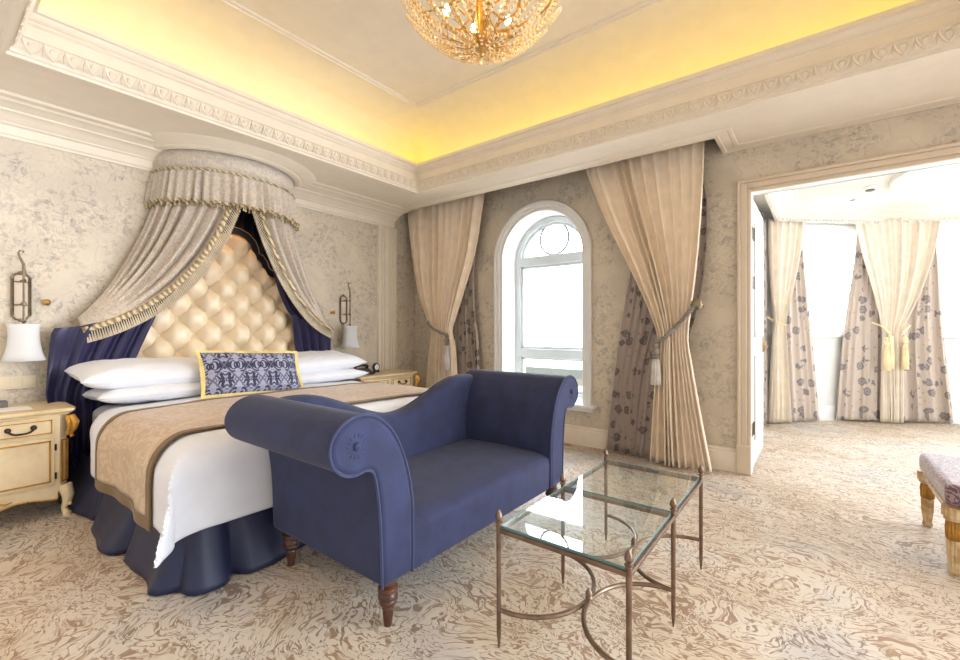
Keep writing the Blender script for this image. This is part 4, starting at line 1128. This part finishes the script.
# arm section in (outward offset o, z)
arm = [(0, .19), (0, .42), (.004, .50), (.022, .60), (.055, .70), (.105, .79), (.16, .845), (.215, .875), (.28, .88), (.34, .858), (.38, .815), (.392, .765), (.375, .712), (.33, .675), (.28, .665), (.235, .672), (.205, .655), (.190, .61), (.180, .55), (.170, .46), (.165, .35), (.160, .19)]
def smooth_poly(P, n=3):
    R = []; N_ = len(P)
    for i in range(N_-1):
        p0 = P[max(i-1, 0)]; p1 = P[i]; p2 = P[i+1]; p3 = P[min(i+2, N_-1)]
        for k in range(n):
            t = k/n
            R.append(tuple(.5*((2*p1[q_])+(-p0[q_]+p2[q_])*t+(2*p0[q_]-5*p1[q_]+4*p2[q_]-p3[q_])*t*t+(-p0[q_]+3*p1[q_]-3*p2[q_]+p3[q_])*t**3) for q_ in (0, 1)))
    R.append(P[-1]); return R
AS = smooth_poly(arm, 3)
for s in (-1, 1):
    yi = SYC+s*.595
    m = MB(); m.prism([(yi+s*o, z) for o, z in AS], 'x', SX0, SX1); am_ = obj('arm', m, 'velvet', st, bevel=.022, bseg=4, ang=60)
    m = MB(); rim_ = []
    n_ = len(AS)
    for i, p in enumerate(AS): rim_.append((SX1-.002, yi+s*p[0], p[1]))
    m.tube([(SX1-.006, yi+s*(o+(.0 if o < .1 else 0)), z) for o, z in AS], .0065, 6); obj('piping', m, 'velvet_pipe', am_)
    m = MB(); c0 = (SX1+.004, yi+s*.285, .772)
    m.ball(c0, .016, 12, .6); 
    for k in range(14):
        a = 2*pi*k/14; m.tube([(SX1-.003, c0[1]+.016*cos(a), c0[2]+.016*sin(a)), (SX1+.001, c0[1]+.042*cos(a), c0[2]+.042*sin(a)), (SX1-.006, c0[1]+.066*cos(a), c0[2]+.066*sin(a))], [.001, .002, .0005], 5)
    obj('pleated_rosette', m, 'velvet', am_)
# back with dipped top
m = MB(); NB = 80
def zb(y):
    u = min(1, abs(y-SYC)/.66); return .675+.185*(3*u*u-2*u**3)
bp = [(0, 0), (0, 1), (.012, 1.03), (.05, 1.05), (.10, 1.045), (.13, 1.0), (.15, .9)]
def bk(i, j):
    y = lerp(SYC-.87, SYC+.87, i/(NB-1)); zt = zb(y)
    if abs(y-SYC) > .70: zt -= .02*(abs(y-SYC)-.70)/.17; q_ = min(1, (abs(y-SYC)-.70)/.08); zl = .19+.54*q_*q_*(3-2*q_)
    else: zl = .19
    P_ = [(SX0, .19), (SX0, .4), (SX0, zt-.05), (SX0+.008, zt-.022), (SX0+.03, zt-.004), (SX0+.06, zt), (SX0+.095, zt-.008), (SX0+.12, zt-.03), (SX0+.13, zt-.06), (SX0+.17, .42), (SX0+.18, .30), (SX0+.18, .19)]
    return (P_[j][0], y, max(zl, P_[j][1]))
m.grid(NB, 12, bk); obj('backrest', m, 'velvet', st, ang=80)
m = MB(); m.tube([(SX0+.012, y, zb(y)-.012) for y in [lerp(SYC-.6, SYC+.6, k/50) for k in range(51)]], .006, 6); obj('back_piping', m, 'velvet_pipe', st)
m = MB()
def seatf(i, j):
    y = lerp(SYC-.60, SYC+.60, i/39)
    pr = [(SX0+.1, .19), (SX0+.1, .395), (SX0+.2, .405), (SX0+.45, .412), (SX1-.12, .408), (SX1-.05, .398), (SX1-.018, .378), (SX1-.008, .35), (SX1-.012, .19)]
    return (pr[j][0], y, pr[j][1])
m.grid(40, 9, seatf); m.box(SX0+.12, SX1-.02, SYC-.59, SYC+.59, .185, .20); obj('seat', m, 'velvet', st, ang=60)
LP = [(.034, .19), (.036, .175), (.028, .17), (.040, .160), (.042, .145), (.034, .138), (.040, .128), (.040, .115), (.032, .108), (.036, .10), (.034, .09), (.024, .082), (.026, .074), (.020, .068), (.022, .05), (.016, .0), (.001, 0)]
for xx in (SX0+.07, SX1-.05):
    for s in (-1, 1):
        m = MB(); m.lathe(LP, (xx, SYC+s*.69, 0), 18); o = obj('leg', m, 'wood', st); o['label'] = 'turned dark wood leg'

# ------------------------------------------------------------------ glass coffee table
TX0, TX1 = 3.44, 3.93; TY = [-2.88, -2.355, -1.825]; TZ = .455
ct = thing('coffee_table', ((TX0+TX1)/2, TY[1], 0), 'rectangular glass coffee table with bronze frame and arched stretchers', 'coffee table')
for y in TY:
    for x in (TX0, TX1):
        m = MB(); m.lathe([(.001, 0), (.003, 0), (.0085, .05), (.0095, .44), (.010, .462), (.009, .466), (.014, .47), (.014, .475), (.008, .480), (.0135, .488), (.0145, .495), (.010, .507), (.004, .518), (.001, .521)], (x, y, 0), 14)
        obj('leg', m, 'bronze', ct)
m = MB()
for x in (TX0, TX1): m.box(x-.008, x+.008, TY[0], TY[2], TZ-.02, TZ-.004)
for y in TY: m.box(TX0, TX1, y-.007, y+.007, TZ-.02, TZ-.004)
obj('frame', m, 'bronze', ct, bevel=.002)
for a, b in ((0, 1), (1, 2)):
    y0_, y1_ = TY[a], TY[b]; yc_ = (y0_+y1_)/2; r = (y1_-y0_)/2; xm = (TX0+TX1)/2
    for (xs, s) in ((TX0, 1), (TX1, -1)):
        m = MB(); m.tube([(xs+s*(xm-TX0-.004)*sin(pi*k/24), yc_-r*cos(pi*k/24), .145) for k in range(25)], .009, 8)
        obj('stretcher', m, 'bronze', ct)
    m = MB(); m.ball((xm, yc_, .150), .016, 10); m.lathe([(.008, .16), (.014, .166), (.012, .178), (.001, .192)], (xm, yc_, 0), 10); obj('finial', m, 'bronze', ct)
    m = MB(); m.box(TX0+.006, TX1-.006, y0_+.004, y1_-.004, TZ-.004, TZ+.006); g_ = obj('glass_top', m, 'tableglass', ct, smooth=False); g_.data.materials.append(M['glass_edge'])
    for pf in g_.data.polygons:
        if abs(pf.normal.z) < .5: pf.material_index = 1

# ------------------------------------------------------------------ bench
BX0, BX1, BY0, BY1 = 4.885, 6.2, -1.16, -.43
bn = thing('bench', ((BX0+BX1)/2, (BY0+BY1)/2, 0), 'upholstered mauve bench with gilded fluted legs by the doorway', 'bench')
m = MB(); m.box(BX0, BX1, BY0, BY1, .33, .445); obj('seat', m, 'benchfab', bn, bevel=.03, bseg=4)
m = MB(); m.box(BX0+.015, BX1-.015, BY0+.015, BY1-.015, .285, .335); m.box(BX0+.008, BX1-.008, BY0+.008, BY1-.008, .315, .33); obj('seat_frame', m, 'giltcream', bn, bevel=.004)
m = MB(); m.tube([(BX0+.035+.25, BY1-.03, .44), (BX0+.27, BY1-.02, .50), (BX0+.25, BY1-.01, .52)], .015, 8)
for x in (BX0+.035, BX1-.04):
    for y in (BY0+.035, BY1-.035):
        m = MB(); m.lathe([(.001, .333), (.043, .333), (.043, .285), (.03, .285), (.036, .278), (.036, .268), (.022, .262), (.022, .172), (.028, .168), (.026, .10), (.018, .03), (.023, .024), (.021, .008), (.015, 0), (.001, 0)], (x, y, 0), 64, flute=.07, nf=12)
        lg = obj('leg', m, 'giltcream', bn)
        m = MB(); m.lathe([(.026, .262), (.030, .256), (.032, .235), (.031, .20), (.030, .18), (.026, .172)], (x, y, 0), 64, flute=.05, nf=16); m.ball((x, y-.031, .31), .022, 10, 1, .4, 1); m.ball((x-.031, y, .31), .022, 10, .4, 1, 1)
        o = obj('leg_capital', m, 'goldpaint', lg); o['label'] = 'gold leaf-carved capital'

# ------------------------------------------------------------------ chandelier
CHX, CHY, CHZ = 2.985, -2.39, 2.635
ch = thing('chandelier', (CHX, CHY, CHZ), 'gilt basket chandelier of beaded crystal petals with glowing candle bulbs', 'chandelier')
def Pc(r, a, z): return (CHX+r*cos(a), CHY+r*sin(a), CHZ+z)
def bowl(v): # v 0 centre..1 rim -> r,z
    a = v*pi/2*.80; return (.44*sin(a)/sin(pi/2*.80), .045+.40*(1-cos(a))/(1-cos(pi/2*.80)))
m = MB(); m.lathe([(.001, 0), (.010, .004), (.014, .014), (.006, .022), (.016, .03), (.026, .04), (.020, .052), (.012, .06), (.03, .07), (.034, .085), (.02, .10), (.012, .11)], (CHX, CHY, CHZ), 16); obj('finial', m, 'brass', ch)
m = MB(); m.lathe([(.03, .08), (.035, .11), (.028, .14), (.034, .2), (.028, .3), (.04, .34), (.03, .40), (.02, .66)], (CHX, CHY, CHZ), 16); obj('stem', m, 'gold', ch)
m = MB(); m.lathe([(.001, .665), (.10, .664), (.11, .655), (.10, .64), (.03, .62)], (CHX, CHY, CHZ), 28); obj('ceiling_rose', m, 'gold', ch)
m = MB()
for v in (.97,): 
    r, z = bowl(v); m.tube([Pc(r, 2*pi*k/48, z) for k in range(48)], .008, 6, closed=True)
m.tube([Pc(.12, 2*pi*k/36, .36) for k in range(36)], .006, 6, closed=True)
for k in range(6): m.tube([Pc(.03, k*pi/3, .34), Pc(.12, k*pi/3, .36), Pc(.43, k*pi/3, bowl(.97)[1])], .005, 5)
obj('rim_hoop', m, 'gold', ch)
# small beaded petals round the finial
def petal(a, v0, v1, wd, lift, beads, br, parent, name, push=0):
    """closed leaf-shaped wire strung with beads, lying on the bowl from v0 to v1"""
    pts = []; n = 22
    for k in range(n):
        t = 2*pi*k/n; u = (1-cos(t))/2; side = sin(t)
        v = lerp(v0, v1, u); r, z = bowl(v); w_ = wd*side*(u**.55)*1.15
        r2 = r+lift*u+push; pts.append(Pc(hypot(r2, 0), a+w_/max(r2, .03), z-lift*.6*u))
    m = MB(); m.tube(pts, .0026, 4, closed=True); nf_ = len(m.f)
    for k in range(beads):
        t = 2*pi*(k+.5)/beads; f = t/(2*pi)*n; i = int(f) % n; q_ = Vector(pts[i]).lerp(Vector(pts[(i+1) % n]), f-int(f))
        if (1-cos(t))/2 > .2: m.ball(q_, br, 5)
    w0 = obj(name, m, 'gold', parent); w0.data.materials.append(M['crystal'])
    for pf in w0.data.polygons:
        if pf.index >= nf_: pf.material_index = 1
    return pts
for k in range(10): petal(2*pi*k/10, .02, .24, .026, .015, 16, .007, ch, 'beaded_petal')
for k in range(16): petal(2*pi*(k+.5)/16, .10, .98, .06, .0, 60, .0095, ch, 'beaded_petal')
for k in range(16): petal(2*pi*k/16, .25, .80, .050, .03, 44, .010, ch, 'beaded_petal', .008)
for k in range(16):
    a = 2*pi*k/16; m = MB()
    m.tube([Pc(.018, a, .09)]+[Pc(bowl(v)[0], a, bowl(v)[1]) for v in (.12, .3, .5, .7, .85, .97)], .0028, 5); o = obj('rib', m, 'gold', ch)
for k in range(6):
    a = 2*pi*k/6+.35; m = MB(); m.lathe([(.001, .19), (.016, .20), (.010, .215), (.010, .26)], Pc(.20, a, 0), 10); cb = obj('candle_holder', m, 'gold', ch)
    m2 = MB(); m2.tube([Pc(.03, a, .26), Pc(.12, a, .17), Pc(.20, a, .20)], .006, 6); obj('candle_arm', m2, 'gold', cb)
    m = MB(); b_ = Pc(.20, a, .26); m.lathe([(.006, 0), (.017, .018), (.018, .03), (.010, .055), (.001, .07)], b_, 12); obj('bulb', m, 'bulb', cb)

# ------------------------------------------------------------------ outside
bl = thing('distant_building', (0, 22, -9), 'pale building with a parapet seen low through the arched window', 'building')
m = MB(); m.box(-14, 9, 20, 30, -12, -1.6); obj('building_walls', m, 'building', bl, smooth=False)
m = MB(); m.box(-14.2, 9.2, 19.8, 20.2, -1.75, -1.2); obj('parapet', m, 'rail', bl, smooth=False)
